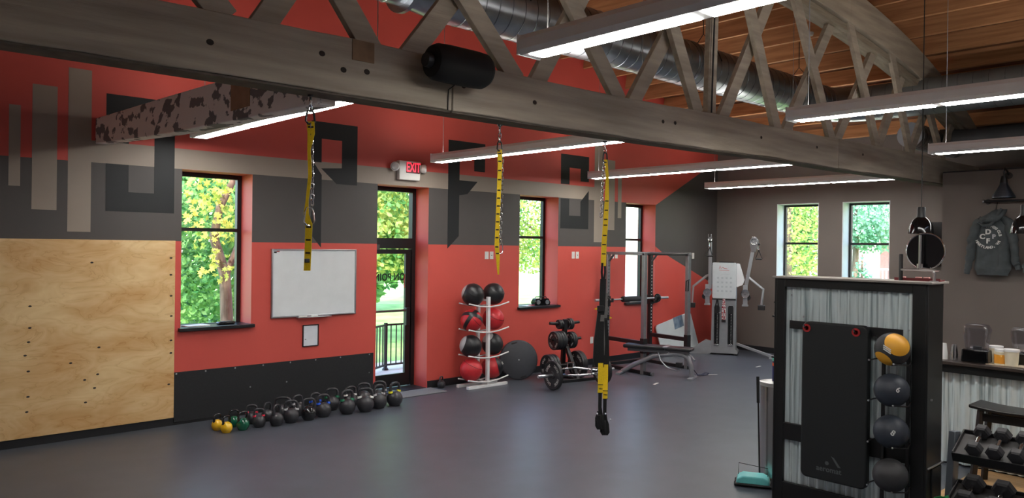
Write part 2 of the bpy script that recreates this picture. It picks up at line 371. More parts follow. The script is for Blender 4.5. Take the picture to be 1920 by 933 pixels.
MB().box(6.872, 6.88, dp + .033, dp + .0345, 1.52, 1.74).box(6.858, 6.864, dp + .033, dp + .0345, 1.56, 1.70).build('door_lettering_bars', REDT, leaf, smooth=False)
MB().box(6.14, 7.04, YW + .0, dp, 0.0, .012).build('threshold', BASEB, door, smooth=False)

# ------------------------------------------------------------------ roof truss
YT = 4.35
truss = thing('roof_truss', 'long weathered timber roof truss crossing the room overhead', 'truss')
cb = [(-1.78, 3.12), (0.7, 3.13), (2.7, 3.138), (4.5, 3.15), (6.5, 3.18), (7.9, 3.212), (9.5, 3.215), (11.8, 3.25), (15.0, 3.28)]
ctp = [(-1.78, 3.46), (1.3, 3.47), (2.7, 3.495), (4.5, 3.495), (5.6, 3.51), (6.84, 3.55), (7.9, 3.55), (9.5, 3.58), (10.8, 3.61), (12.4, 3.64), (15.0, 3.66)]
def pl(tab, x):
    for (a, b), (c, d) in zip(tab, tab[1:]):
        if a <= x <= c: return b + (d - b) * (x - a) / (c - a)
    return tab[0][1] if x < tab[0][0] else tab[-1][1]
joints = [-1.78, 3.36, 9.48, 14.99]
for i in range(3):
    a, b = joints[i] + .004, joints[i + 1] - .004
    xx = [a + (b - a) * k / 24 for k in range(25)]
    m = MB(); rnd = random.Random(i)
    m.prism([(q, pl(cb, q) + rnd.uniform(-.004, .004)) for q in xx] + [(q, pl(ctp, q) + rnd.uniform(-.003, .003)) for q in reversed(xx)], YT - .10, YT + .10)
    m.build('bottom_chord', WOODG, truss, bevel=.008)
    m = MB(); m.prism([(q, pl(cb, q) - .0005) for q in xx] + [(q, pl(cb, q) - .013) for q in reversed(xx)], YT - .085, YT + .09)
    m.build('bottom_lath', mat('dark_lath', (92, 82, 72), .8, var=.2, scale=8), truss)
def zt_top(x): d = x - XC; return z_roof(x) - .003
def zt_bot(x): d = x - XC; return 5.23 - .0145 * d * d - .00004 * d ** 4
for s0, s1 in ((-1.75, 3.9), (3.905, 9.8), (9.805, 14.95)):
    xx = [s0 + (s1 - s0) * k / 16 for k in range(17)]
    MB().prism([(q, zt_bot(q)) for q in xx] + [(q, zt_top(q)) for q in reversed(xx)], YT - .09, YT + .09).build('top_chord', WOODG, truss, bevel=.006)
    MB().prism([(q, zt_bot(q) - .11) for q in xx] + [(q, zt_bot(q) - .02) for q in reversed(xx)], YT - .05, YT + .16).build('top_chord_ledger', mat('pale_timber', (128, 116, 100), .75, scale=4, stretch=(.5, 6, 6), rgb2=(152, 140, 122)), truss, bevel=.005)
# web members: bottom x on the bottom chord, then a second point (x, z) the member passes through
webs_front = [((1.72, 3.50), (1.66, 3.56)), ((2.69, 3.50), (2.50, 3.75)), ((3.98, 3.50), (3.50, 3.98)), ((5.22, 3.52), (4.90, 3.88)), ((6.43, 3.57), (6.08, 4.20)), ((8.0, 3.57), (7.40, 4.79)), ((9.36, 3.60), (8.43, 5.08)), ((10.75, 3.64), (9.90, 5.02)), ((11.95, 3.66), (11.30, 4.80)), ((13.3, 3.66), (12.5, 4.6)), ((.45, 3.5), (-.2, 4.5)), ((-.7, 3.5), (-1.3, 4.2))]
webs_back = [((2.02, 3.50), (2.12, 3.66)), ((3.08, 3.50), (3.36, 3.86)), ((4.32, 3.51), (4.80, 4.25)), ((5.56, 3.53), (6.15, 4.35)), ((7.04, 3.56), (7.98, 5.00)), ((8.40, 3.58), (9.53, 5.06)), ((9.72, 3.60), (10.80, 4.90)), ((11.02, 3.64), (11.85, 4.75)), ((12.2, 3.66), (12.95, 4.55)), ((13.5, 3.66), (14.1, 4.4)), ((.75, 3.5), (1.5, 4.6)), ((-.4, 3.5), (.3, 4.7))]
def web(p, q, yy, wd=.155):
    d = Vector((q[0] - p[0], 0, q[1] - p[1])).normalized(); t = 0; a = Vector((p[0], yy, p[1]))
    while t < 4 and (a + d * t).z < zt_bot((a + d * t).x) + .05: t += .02
    MB().bar(a - d * .06, a + d * t, .055, wd, up=(d.z, 0, -d.x)).build('web_member', WOODG, truss, bevel=.004)
for p, q in webs_front: web(p, q, YT - .045)
for p, q in webs_back: web(p, q, YT + .045)
MB().bar((6.74, YT + .0, 3.50), (6.80, YT, 5.3), .06, .145, up=(1, 0, 0)).build('king_post', WOODG, truss, bevel=.004)
MB().cyl((6.69, YT - .06, 3.55), (6.745, YT - .06, 5.2), .009, n=6).build('iron_rod', BLACKM, truss)
KNOT = mat('dark_knot', (44, 34, 28), .8, var=.2, scale=30)
km = MB().lathe([(.001, 0), (.018, -.002), (.026, .004)], 10, axis='y').mesh('knot', KNOT)
for kx, kz in [(1.655, 3.30), (2.49, 3.285), (2.66, 3.30), (4.17, 3.31), (5.83, 3.36), (6.02, 3.37), (2.34, 3.36), (7.6, 3.4), (8.9, 3.42), (3.46, 3.33), (10.2, 3.45)]:
    o = obj('knot', km, truss); o.location = (kx, YT - .101, kz); o.scale = (1, 1, .8)
MB().prism([(2.55, 3.36), (2.71, 3.36), (2.71, 3.49), (2.55, 3.49)], YT - .106, YT - .1).build('patch_block', mat('patch_wood', (136, 110, 84), .8, var=.15, scale=10), truss)

# chipped beam from the red wall to the truss
beam = tag(MB().rings([[(2.42, YW, 3.28), (2.56, YW, 3.28), (2.56, YW, 3.56), (2.42, YW, 3.56)], [(2.42, 7.14, 3.165), (2.56, 7.14, 3.165), (2.56, 7.14, 3.50), (2.42, 7.14, 3.50)],
                       [(2.42, YT + .11, 3.09), (2.56, YT + .11, 3.09), (2.56, YT + .11, 3.42), (2.42, YT + .11, 3.42)]]).build('painted_beam', CHIPPED, bevel=.008), 'timber beam with flaking white and grey paint meeting the truss', 'beam')
MB().box(2.413, 2.42, 5.45, 5.78, 3.20, 3.40).build('bare_wood_patch', mat('bare_brown', (168, 132, 106), .75, var=.12, scale=8), beam, smooth=False)

# ------------------------------------------------------------------ suspended lights
def fixture_proto():
    L = 3.78
    r = thing('pendant_light', '', 'light')
    prof = [(-.075, 0), (.075, 0), (.10, .03), (.10, .09), (.075, .125), (-.075, .125), (-.10, .09), (-.10, .03)]
    MB().prism(prof, -L, 0).build('housing', FIXT, r, smooth=False)
    for k in range(3):
        a = -.05 - k * 1.245
        MB().box(-.062, .062, a - 1.185, a - .015, -.006, .004).build('diffuser', TUBE, r, bevel=.002)
        MB().box(-.035, .035, a - 1.15, a - .05, .1245, .1285).build('uplight_strip', UPL, r, smooth=False)
    MB().box(-.103, .103, 0, .012, -.003, .127).build('end_cap', FIXT, r, bevel=.003)
    MB().box(-.103, .103, -L - .012, -L, -.003, .127).build('end_cap', FIXT, r, bevel=.003)
    for yy in (-.16, -L + .03):
        MB().cyl((0, yy, .11), (0, yy, 2.3), .004, n=5).build('hanging_cable', CABLE, r)
    return r
FX = [(3.40, 9.03, 'light fixture beside the flaking painted beam'), (6.85, 9.03, 'light fixture just right of the exit sign'), (10.3, 9.03, 'light fixture above the narrow window, behind the third yellow strap'), (13.5, 8.72, 'light fixture farthest away, over the cable machine'),
      (3.40, 3.52, 'largest light fixture at the top, in front of the truss'), (6.85, 3.52, 'light fixture in front of the silver branch duct'), (10.3, 3.45, 'light fixture above the partition wall at the right edge')]
LIGHTZ = 3.40
pf = fixture_proto()
for i, (fx, fy, lb) in enumerate(FX):
    r = pf if i == 0 else copy_tree(pf)
    r.location = (fx, fy, LIGHTZ); r['label'] = 'long white suspended ' + lb; r['group'] = 'suspended light fixtures'
    for ch in r.children:
        if ch.name.startswith('hanging_cable'): ch.scale.z = (z_roof(fx) + JH - .004 - LIGHTZ) / 2.3

# ------------------------------------------------------------------ ducts
DY, DZ, DR = 5.65, 4.53, .275
duct = thing('air_duct', 'large silver spiral air duct running behind the truss', 'duct', (0, DY, DZ))
def duct_x(x0, x1, r, name, m=GALV):
    n = max(2, int((x1 - x0) / .5)); return MB().lathe([(r, x0 + (x1 - x0) * i / n) for i in range(n + 1)], 32, axis='x').build(name, m, duct)
duct_x(4.35, 11.9, DR, 'spiral_section')
duct_x(-1.7, 3.9, DR - .05, 'narrow_section')
MB().lathe([(DR - .05, 3.9), (DR, 4.35)], 32, axis='x').build('reducer', GALV, duct)
def helix(x0, x1, r, pitch, name, axis='x', par=duct, n=22):
    pts = []; k = int((x1 - x0) / pitch * n)
    for i in range(k + 1):
        a = 2 * PI * i / n; t = x0 + (x1 - x0) * i / k
        pts.append((t, r * math.cos(a), r * math.sin(a)) if axis == 'x' else (r * math.cos(a), t, r * math.sin(a)))
    MB().tube(pts, .006, 4).build(name, DUCTSEAM, par)
helix(4.4, 11.9, DR, .165, 'spiral_seam'); helix(-1.7, 3.85, DR - .05, .165, 'spiral_seam')
for q in (3.9, 4.35, 8.2, 11.9): MB().lathe([(DR - .02, q - .02), (DR + .012, q - .02), (DR + .012, q + .02), (DR - .02, q + .02)], 32, axis='x').build('joint_band', GALV, duct)
# elbow and branch towards the viewer
ex = 11.9; er = .55; rs = []
for i in range(9):
    a = PI / 2 * i / 8; c = Vector((ex + er * math.sin(a), -er + er * math.cos(a), 0)); t = Vector((math.cos(a), -math.sin(a), 0)); nn = Vector((t.y, -t.x, 0))
    rs.append([c + nn * (DR * math.cos(2 * PI * j / 32)) + Vector((0, 0, DR * math.sin(2 * PI * j / 32))) for j in range(32)])
MB().rings(rs).build('elbow', GALV, duct)
MB().lathe([(DR, -.55), (DR, -3), (DR, -6), (DR, -8.6)], 32, c=(ex + er, 0, 0), axis='y').build('branch_section', mat('matt_duct', (150, 156, 158), .5, .75, var=.08, scale=4), duct)
pts = []
for i in range(22 * 40 + 1):
    a = 2 * PI * i / 22; pts.append((ex + er + (DR) * math.cos(a), -.6 - 8 * i / (22 * 40), (DR) * math.sin(a)))
MB().tube(pts, .004, 4).build('spiral_seam', DUCTSEAM, duct)
for sx in (5.2, 8.6, 11.2):
    MB().tube([(sx, -.28, .05), (sx, -.2, .22), (sx, 0, .45), (sx, .2, .22), (sx, .28, .05)], .006, 5).cyl((sx, 0, .45), (sx, 0, z_roof(sx) - DZ), .006, n=5).build('duct_hanger', BLACKM, duct)
d2 = thing('rear_air_duct', 'dull spiral duct in the dark corner over the partition', 'duct', (13.2, 4.68, 4.05))
MB().lathe([(.2, -.2), (.2, 1.8)], 24, axis='x').build('duct_body', GALV, d2)
helix(-.2, 1.8, .2, .12, 'spiral_seam', par=d2, n=16)
MB().lathe([(.2, -.1), (.16, -.5), (.16, -6)], 24, c=(.9, 0, 0), axis='y').build('branch', DUCTGREY, d2)

for k, (sx, sy) in enumerate(((10.93, 5.36), (8.36, 5.0))):
    t = thing('ceiling_sensor', ['small white sensor on the roof joists right of the king post', 'small white sensor on the roof joists left of the king post'][k], 'sensor', (sx, sy, z_roof(sx) + JH))
    MB().lathe([(.001, -.34), (.05, -.335), (.06, -.31), (.06, -.29), (.001, -.285)], 18).build('sensor_head', WPLASTIC, t); MB().cyl((0, 0, -.29), (0, 0, -.0), .008, n=8).build('stem', WPLASTIC, t)
# loudspeaker on the truss
sp = thing('loudspeaker', 'black rounded loudspeaker mounted on the front of the truss', 'loudspeaker', (3.284, YT - .10, 3.41), 0)
MB().lathe([(.001, -.25), (.06, -.25), (.105, -.235), (.122, -.2), (.127, -.1), (.127, .12), (.122, .2), (.10, .235), (.06, .25), (.001, .25)], 28, c=(0, -.17, 0), axis='x').build('cabinet', mat('speaker_black', (14, 14, 15), .75, var=.1, scale=80), sp)
MB().lathe([(.045, -.29), (.05, -.245)], 16, c=(0, -.17, 0), axis='x').build('end_knob', BLACKM, sp)
MB().box(-.05, .05, -.10, -.001, -.04, .04).build('bracket', BLACKM, sp, bevel=.004)
MB().tube([(.02, -.12, -.1), (.03, -.01, -.13), (.03, -.006, -.27)], .004, 5).build('cable', CABLEB, sp)

# ------------------------------------------------------------------ chains and yellow straps
LINK = MB().tube([(.011 * math.cos(a) , 0, .011 * math.sin(a) + (.011 if math.sin(a) > 0 else -.011)) for a in [2 * PI * i / 12 for i in range(12)]], .0035, 5, closed=True).mesh('link', CHROME)
def chain(par, x, z0, z1, y=0, lean=0.0):
    n = max(1, int((z0 - z1) / .034))
    for i in range(n):
        o = obj('link', LINK, par); o.location = (x + lean * i / n, y, z0 - .02 - i * .034); o.rotation_euler = (0, 0, PI / 2 * (i % 2) + .5)
def carabiner(par, x, y, z, h=.07, w=.03, m=CHROME, r=.0045):
    pts = [(x - w * .3, y, z), (x - w * .5, y, z - h * .2), (x - w * .62, y, z - h * .8), (x - w * .3, y, z - h), (x + w * .3, y, z - h), (x + w * .62, y, z - h * .8), (x + w * .5, y, z - h * .2), (x + w * .3, y, z)]
    return MB().tube(pts, r, 6, closed=True).build('carabiner', m, par)
def yellow_strap(par, pts, w, marks):
    s = MB().ribbon(pts, w, .004, side=(.73, -.68, 0)).build('strap', YELLOWS, par)
    b = MB()
    for z in marks:
        for i, (p, q) in enumerate(zip(pts, pts[1:])):
            if q[2] <= z <= p[2]:
                ww = (w[i] + w[i + 1]) / 2
                t = (p[2] - z) / (p[2] - q[2]); c = Vector(p) + (Vector(q) - Vector(p)) * t
                b.ribbon([c + Vector((0, 0, .005)), c - Vector((0, 0, .005))], ww * .72, .008, side=(.73, -.68, 0))
    b.build('stitching', BLACKF, s)
    return s
def anchor(x, label, trx=False):
    r = thing('strap_anchor', label, 'strap', (x, YT, 3.118), 0, 'chain and strap anchors under the truss')
    MB().lathe([(.02, 0), (.02, -.012), (.008, -.014), (.008, -.03)], 10).build('eye_plate', BLACKM, r)
    return r
a1 = anchor(2.32, 'chain with yellow strap hanging in front of the whiteboard')
chain(a1, 0, -.03, -.10); carabiner(a1, 0, 0, -.10, .08, .05, BLACKM, .007); chain(a1, .01, -.17, -.70, lean=.012)
yellow_strap(a1, [(0, 0, -.165), (.004, -.006, -.24), (-.012, -.01, -.34), (-.004, -.012, -.5), (-.022, -.012, -.66), (-.026, -.01, -.74), (-.006, -.008, -.80), (-.008, -.006, -.95), (-.012, -.004, -1.09)], [.05, .045, .02, .022, .018, .03, .042, .042, .042], [-.2, -.82, -.9, -.98])
carabiner(a1, -.006, -.012, -.70, .11, .055, CHROME, .005)
MB().box(-.032, .008, -.016, -.004, -1.04, -1.015).build('buckle', BLACKM, a1, bevel=.003)
a2 = anchor(3.90, 'chain with yellow strap hanging near the F on the wall')
chain(a2, 0, -.03, -.14); carabiner(a2, 0, 0, -.13, .07, .04, BLACKM, .006); chain(a2, .03, -.22, -.93, lean=-.012)
yellow_strap(a2, [(0, 0, -.19), (.0, -.006, -.3), (-.008, -.008, -.5), (-.016, -.008, -.7), (-.022, -.006, -.92), (-.008, -.004, -1.0), (.004, 0, -1.14)], [.036, .034, .032, .032, .034, .03, .012], [-.22, -.28, -.35, -.42, -.5, -.56, -.62, -.68, -.74, -.8, -.86, -.93, -.98])
carabiner(a2, .018, -.008, -.90, .08, .035, CHROME, .004)
a3 = anchor(5.13, 'chain with yellow strap that carries the black suspension trainer')
chain(a3, 0, -.03, -.10); carabiner(a3, .005, 0, -.10, .085, .045, BLACKM, .007); chain(a3, -.012, -.18, -.66, lean=-.03)
yellow_strap(a3, [(.012, 0, -.16), (.03, -.006, -.3), (.024, -.01, -.5), (.010, -.01, -.7), (-.004, -.008, -.9), (-.006, -.004, -1.085)], [.03, .026, .036, .044, .044, .046], [-.52, -.6, -.68, -.73, -.82, -.9, -.98])
# suspension trainer
tx = thing('suspension_trainer', 'black and yellow suspension trainer hanging low in mid room', 'trainer', (5.125, YT, .56))
SD = (.73, -.68, 0)
MB().ribbon([(-.012, -.004, 1.50), (-.02, -.004, 1.42), (-.005, -.004, 1.30)], .018, .006, SD).ribbon([(.018, -.004, 1.50), (.024, -.004, 1.42), (.0, -.004, 1.30)], .018, .006, SD).build('anchor_loop', BLACKF, tx)
MB().ribbon([(0, -.004, 1.36), (-.006, -.006, 1.25), (-.014, -.01, 1.12), (-.02, -.012, 1.05)], [.05, .052, .05, .04], .016, SD).build('anchor_strap', BLACKF, tx)
MB().ribbon([(.02, -.02, 1.24), (.022, -.02, 1.10), (.02, -.018, 1.02)], [.03, .036, .03], .008, SD).build('printed_tag', CANVAS, tx)
MB().ribbon([(-.02, .0, 1.08), (-.03, .0, .95), (-.042, .0, .82), (-.042, .0, .66), (-.03, 0, .60)], [.055, .07, .085, .095, .075], .034, SD).build('main_strap', BLACKF, tx)
MB().ribbon([(.03, -.004, 1.06), (.034, -.004, .95), (.04, -.004, .82), (.046, -.004, .66), (.038, -.004, .58)], [.036, .044, .058, .066, .062], .034, SD).build('main_strap', BLACKF, tx)
MB().ribbon([(-.022, -.02, 1.05), (-.026, -.02, .95), (-.02, -.02, .80), (-.004, -.02, .70)], [.03, .042, .05, .02], .008, SD).build('grey_strap', CANVAS, tx)
for bx_, bz in ((-.028, 1.10), (.045, 1.02)):
    m = MB().box(-.03, .03, -.03, -.012, -.02, .03).build('cam_buckle', BLACKM, tx, bevel=.004); m.location = (bx_, 0, bz); m.rotation_euler = (0, 0, -.75)
    s_ = -1 if bx_ < 0 else 1
    MB().prism([(0, -.008), (s_ * .05, -.003), (s_ * .05, .006), (0, .02)], -.024, -.016).build('release_tab', YELLOWS, m)
for sx, z1, z0 in ((-.036, .64, .375), (.030, .615, .315)):
    st = MB().ribbon([(sx, -.02, z1), (sx - .002, -.022, (z0 + z1) / 2), (sx - .003, -.02, z0)], .043, .006, SD).build('yellow_strap', YELLOWS, tx)
    b = MB().ribbon([(sx - .003, -.024, z0 + .075), (sx - .003, -.024, z0 + .070)], .044, .006, SD).ribbon([(sx - .003, -.024, z0 + .004), (sx - .003, -.024, z0)], .044, .006, SD)
    b.build('stitching', BLACKF, st)
    o = obj('tag_lettering', text_mesh('TRX', .017, BLACKT, .0005, bold=.0006), st); place(o, (sx - .004, -.0262, z0 + .037), (.73, -.68, 0), (0, 0, 1)); o.location.x -= .002; o.location.y -= .002
    MB().ribbon([(sx - .003, -.02, z0), (sx - .004, -.02, z0 - .12), (sx + .008, -.02, z0 - .185)], [.03, .03, .036], .01, SD).build('handle_strap', BLACKF, tx)
    hx, hz = sx + .002, z0 - .19
    MB().ribbon([(hx, -.012, hz + .03), (hx + .004, -.03, hz - .03), (hx + .006, -.034, hz - .10), (hx + .002, -.018, hz - .125), (hx, .004, hz - .10), (hx - .002, .004, hz - .03), (hx, -.008, hz + .03)], [.036, .05, .052, .05, .048, .046, .034], .006, SD).build('foot_cradle', BLACKF, tx)
    MB().tube([(hx - .012, -.012, hz + .0), (hx - .006, -.012, hz - .05), (hx + .012, -.016, hz - .115)], .021, 14).build('handle_grip', mat('foam_grip', (24, 24, 26), .8), tx)
    for s_ in (-1, 1): MB().cyl((hx + s_ * .036 * .73 - .004, -s_ * .036 * .68 - .03, hz + .012), (hx + s_ * .036 * .73 + .004, -s_ * .036 * .68 - .036, hz + .012), .008, n=8).build('grommet', ALU, tx)

# ------------------------------------------------------------------ things on the red wall
pw = thing('plywood_panel', 'large pale plywood panel fixed to the red wall', 'panel', (3.29, YW, 0))
MB().box(-4.6, 0, -.036, -.005, .095, 2.205).build('sheet', PLY, pw, bevel=.002)
SC = mat('dark_screw', (44, 34, 28), .6)
sm = MB().lathe([(.013, 0), (.009, -.004), (.002, -.005)], 8, axis='y').mesh('screw', SC)
for q, z in [(-1.49, 1.49), (-1.49, 1.26), (-1.50, 1.11), (-1.53, .97), (-1.50, .80), (-1.50, .53), (-1.51, .37), (-.82, 1.0), (-.83, .70), (-.045, 1.55), (-.04, 1.31), (-.04, 1.02), (-.04, .87), (-.06, .50), (-.96, .65), (-.95, .40), (-.86, .55), (-1.10, .85), (-.9, 1.95), (-.05, 2.0), (-.05, 1.8)]:
    o = obj('screw', sm, pw); o.location = (q, -.036, z); o.scale = (1.3, 1, .8)
rm = thing('rubber_wall_mat', 'black rubber mat screwed low along the red wall behind the kettlebells', 'mat', (3.29, YW, 0))
MB().box(.005, 2.79, -.024, -.017, .03, .632).build('mat_sheet', MATB, rm, bevel=.003)
sm2 = MB().lathe([(.011, 0), (.009, -.004), (.002, -.005)], 8, axis='y').mesh('screw', ALU)
for q in (.03, .38, .75, 1.12, 1.5, 1.87, 2.25, 2.72): o = obj('screw', sm2, rm); o.location = (q, -.024, .612)
for q, z in ((.95, .35), (1.45, .36), (2.72, .35)): o = obj('screw', sm2, rm); o.location = (q, -.024, z)
wbd = thing('whiteboard', 'blank whiteboard in a silver frame on the red wall', 'whiteboard', (5.143, YW, 1.21))
WBS = mat('whiteboard_enamel', (226, 230, 232), .22, var=.015)
MB().box(-.615, .615, -.022, -.012, .018, .888).build('board', WBS, wbd, smooth=False)
MB().box(-.633, -.612, -.032, -.002, 0, .906).box(.612, .633, -.032, -.002, 0, .906).box(-.612, .612, -.032, -.002, 0, .02).box(-.612, .612, -.032, -.002, .886, .906).build('frame', ALU, wbd, bevel=.004)
MB().box(-.28, .22, -.085, -.03, -.012, -.004).build('pen_tray', ALU, wbd, bevel=.003)
free(MB().cyl((-.26, -.06, .005), (-.14, -.06, .005), .009, n=8).build('marker', WPLASTIC, wbd), 'left white marker pen on the whiteboard tray', 'marker')
free(MB().cyl((-.08, -.06, .005), (.02, -.06, .005), .009, n=8).build('marker', WPLASTIC, wbd), 'right white marker pen on the whiteboard tray', 'marker')
free(MB().box(-.60, -.565, -.03, -.022, .852, .872).build('magnet', BLACKT, wbd, bevel=.003), 'small black magnet in the whiteboard corner', 'magnet'); free(MB().box(-.565, -.525, -.03, -.022, .868, .88).build('magnet', REDT, wbd, bevel=.003), 'small red magnet in the whiteboard corner', 'magnet')
fr = thing('document_frame', 'small black-framed white sheet below the whiteboard', 'frame', (5.088, YW, .80))
MB().box(-.118, -.106, -.016, -.001, 0, .295).box(.106, .118, -.016, -.001, 0, .295).box(-.106, .106, -.016, -.001, 0, .012).box(-.106, .106, -.016, -.001, .283, .295).build('frame', BLACKP, fr, smooth=False)
MB().box(-.106, .106, -.008, -.001, .012, .283).build('sheet', mat('paper', (222, 226, 232), .6, var=.03, scale=12), fr, smooth=False)
MB().box(-.085, -.065, -.0095, -.008, .095, .102).build('print_mark', BLACKT, fr, smooth=False)
# exit sign
es = thing('exit_sign', 'red lit EXIT sign with two emergency lamp heads over the door', 'sign', (6.64, YW, 3.15))
MB().rings([[(-.185, -.075, 0), (.185, -.075, 0), (.185, -.001, 0), (-.185, -.001, 0)], [(-.195, -.085, .28), (.195, -.085, .28), (.195, -.001, .28), (-.195, -.001, .28)]]).build('housing', WPLASTIC, es, bevel=.01)
EXL = mat('lit_red_letters', (255, 60, 80), .4, emit=(255, 40, 62), estr=1.5)
MB().box(-.07, .175, -.0885, -.078, .105, .262).build('letter_panel', mat('dim_red_lens', (96, 30, 34), .4), es, bevel=.003)
o = obj('exit_lettering', text_mesh('EXIT', .185, EXL, .001, bold=.0015, spacing=1.02), es); place(o, (.055, -.0895, .185), (1, 0, 0), (0, 0, 1)); o.scale = (.66, 1.05, 1)
for s_, rot in ((-1, .5), (1, 1.0)):
    h = MB().lathe([(.02, .05), (.055, .03), (.068, -.01), (.068, -.03)], 18, axis='y').build('lamp_head', WPLASTIC, es); h.location = (s_ * .255, -.06, .185); h.rotation_euler = (0, 0, s_ * rot)
    MB().lathe([(.062, -.03), (.05, -.045), (.001, -.05)], 18, axis='y').build('lens', mat('frosted_lens', (206, 206, 204), .25), h)
    MB().cyl((s_ * .19, -.05, .18), (s_ * .235, -.055, .185), .018, n=10).build('swivel', WPLASTIC, es)
# switch plates
def plate(x, z, label, n=1, kind='rocker'):
    r = thing('switch_plate', label, 'switch', (x, YW, z))
    MB().box(-.04, .04, -.007, 0, -.062, .062).build('cover', WPLASTIC, r, bevel=.003)
    if kind == 'rocker': MB().box(-.017, .017, -.011, -.006, -.032, .032).build('rocker', WHITE, r, bevel=.003)
    elif kind == 'sensor': MB().lathe([(.009, -.006), (.008, -.012), (.001, -.012)], 10, axis='y').build('sensor', BLACKT, r)
    else:
        for s_ in (-1, 1): MB().box(-.014, .014, -.010, -.006, s_ * .022 - .012, s_ * .022 + .012).build('socket', WHITE, r, bevel=.003)
plate(8.235, 2.035, 'left white wall plate above the medicine ball rack', kind='sensor2'); plate(8.34, 2.035, 'right white wall plate above the medicine ball rack', kind='sensor')
plate(10.32, 2.04, 'left white wall plate between narrow window and yellow strap', kind='rocker'); plate(10.43, 2.04, 'right white wall plate between narrow window and yellow strap', kind='sensor')
plate(11.43, 2.04, 'left white wall plate right behind the power rack crossbar'); plate(11.545, 2.04, 'right white wall plate right behind the power rack crossbar')
plate(14.02, 2.03, 'left white wall plate next to the power rack far corner'); plate(14.13, 2.03, 'right white wall plate next to the power rack far corner')
plate(10.86, .455, 'low white wall outlet near the suspension trainer', kind='outlet')
# things on the window sills
s1 = OPEN[0][2] + .036
t = thing('handset', 'black handset lying on the sill of the leafy window', 'handset', (3.98, YW + .14, s1), .12); MB().box(-.11, .11, -.045, .045, 0, .035).build('body', BLACKG, t, bevel=.014, seg=3); MB().box(-.07, .07, -.03, .03, .034, .037).build('keypad', BLACKM, t)
t = thing('paper_pile', 'white papers lying on the sill of the leafy window', 'papers', (3.60, YW + .13, s1), .05)
for k in range(3):
    o = MB().box(-.14, .14, -.10, .10, k * .004, k * .004 + .003).build('sheet', WPLASTIC, t, smooth=False); o.rotation_euler = (0, 0, .08 * (k - 1))
s2 = OPEN[2][2] + .036
t = thing('portable_stereo', 'small black portable stereo on the narrow window sill', 'stereo', (9.62, YW + .12, s2), -.25)
MB().rings([[(-.15, -.07, 0), (.15, -.07, 0), (.15, .07, 0), (-.15, .07, 0)], [(-.16, -.08, .05), (.16, -.08, .05), (.16, .08, .05), (-.16, .08, .05)], [(-.13, -.06, .12), (.13, -.06, .12), (.13, .06, .12), (-.13, .06, .12)]]).build('case', BLACKG, t, bevel=.012)
for s_ in (-1, 1): MB().lathe([(.04, 0), (.038, -.008), (.02, -.004)], 16, c=(s_ * .09, -.078, .055), axis='y').build('speaker_cone', GREYM, t)
MB().tube([(-.12, 0, .12), (-.10, 0, .145), (.10, 0, .145), (.12, 0, .12)], .008, 6).build('handle', BLACKM, t)
for k, (q, m) in enumerate(((-.15, BLACKT), (-.02, WPLASTIC), (.12, REDT))):
    o = tag(MB().box(-.07, .07, -.05, .05, 0, .004).build('flyer', m, smooth=False), ['black', 'white', 'red'][k] + ' flyer lying on the narrow window sill', 'paper', 'flyers on the sill'); o.location = (9.24 + q, YW + .06 + .01 * k, s2 + .0045 * k); o.rotation_euler = (0, 0, .5 * k - .3)
s3 = OPEN[3][2] + .036
for k, (m, rz, lb) in enumerate(((GREYM, .05, 'lower grey binder on the sill behind the power rack'), (BLACKM, -.04, 'upper black binder on the sill behind the power rack'))):
    t = thing('binder', lb, 'book', (12.08, YW + .06, s3 + k * .034), rz); MB().box(-.16, .16, -.09, .09, 0, .006).box(-.16, .16, -.09, .09, .026, .032).box(-.16, -.154, -.09, .09, 0, .032).build('cover', m, t, smooth=False); MB().box(-.15, .15, -.085, .085, .006, .026).build('pages', WPLASTIC, t, smooth=False)
t = thing('tape_roll', 'small roll of tape on the binders', 'tape', (12.0, YW + .05, s3 + .069)); MB().lathe([(.028, .03), (.028, 0), (.045, 0), (.045, .03), (.028, .03)], 18).build('roll', GREYM, t)
# floor mat at the door
tag(MB().box(6.32, 7.12, 9.05, YW - .02, 0, .012).build('door_mat', mat('grey_mat', (112, 112, 114), .9, var=.15, scale=90, bump=.3), bevel=.004), 'thin grey floor mat just inside the entrance door', 'mat')
for k, (tx_, ty_, a) in enumerate([(10.15, 7.47, .3), (11.66, 7.38, -.5), (13.14, 7.34, .1)]):
    o = MB().box(-.09, .09, -.02, .02, 0, .002).build('floor_tape', WPLASTIC, smooth=False); o.location = (tx_, ty_, .0005); o.rotation_euler = (0, 0, a)
    tag(o, ['white tape strip on the floor in front of the power rack', 'white tape strip on the floor by the fallen strap', 'white tape strip on the floor in front of the cable machine'][k], 'tape')

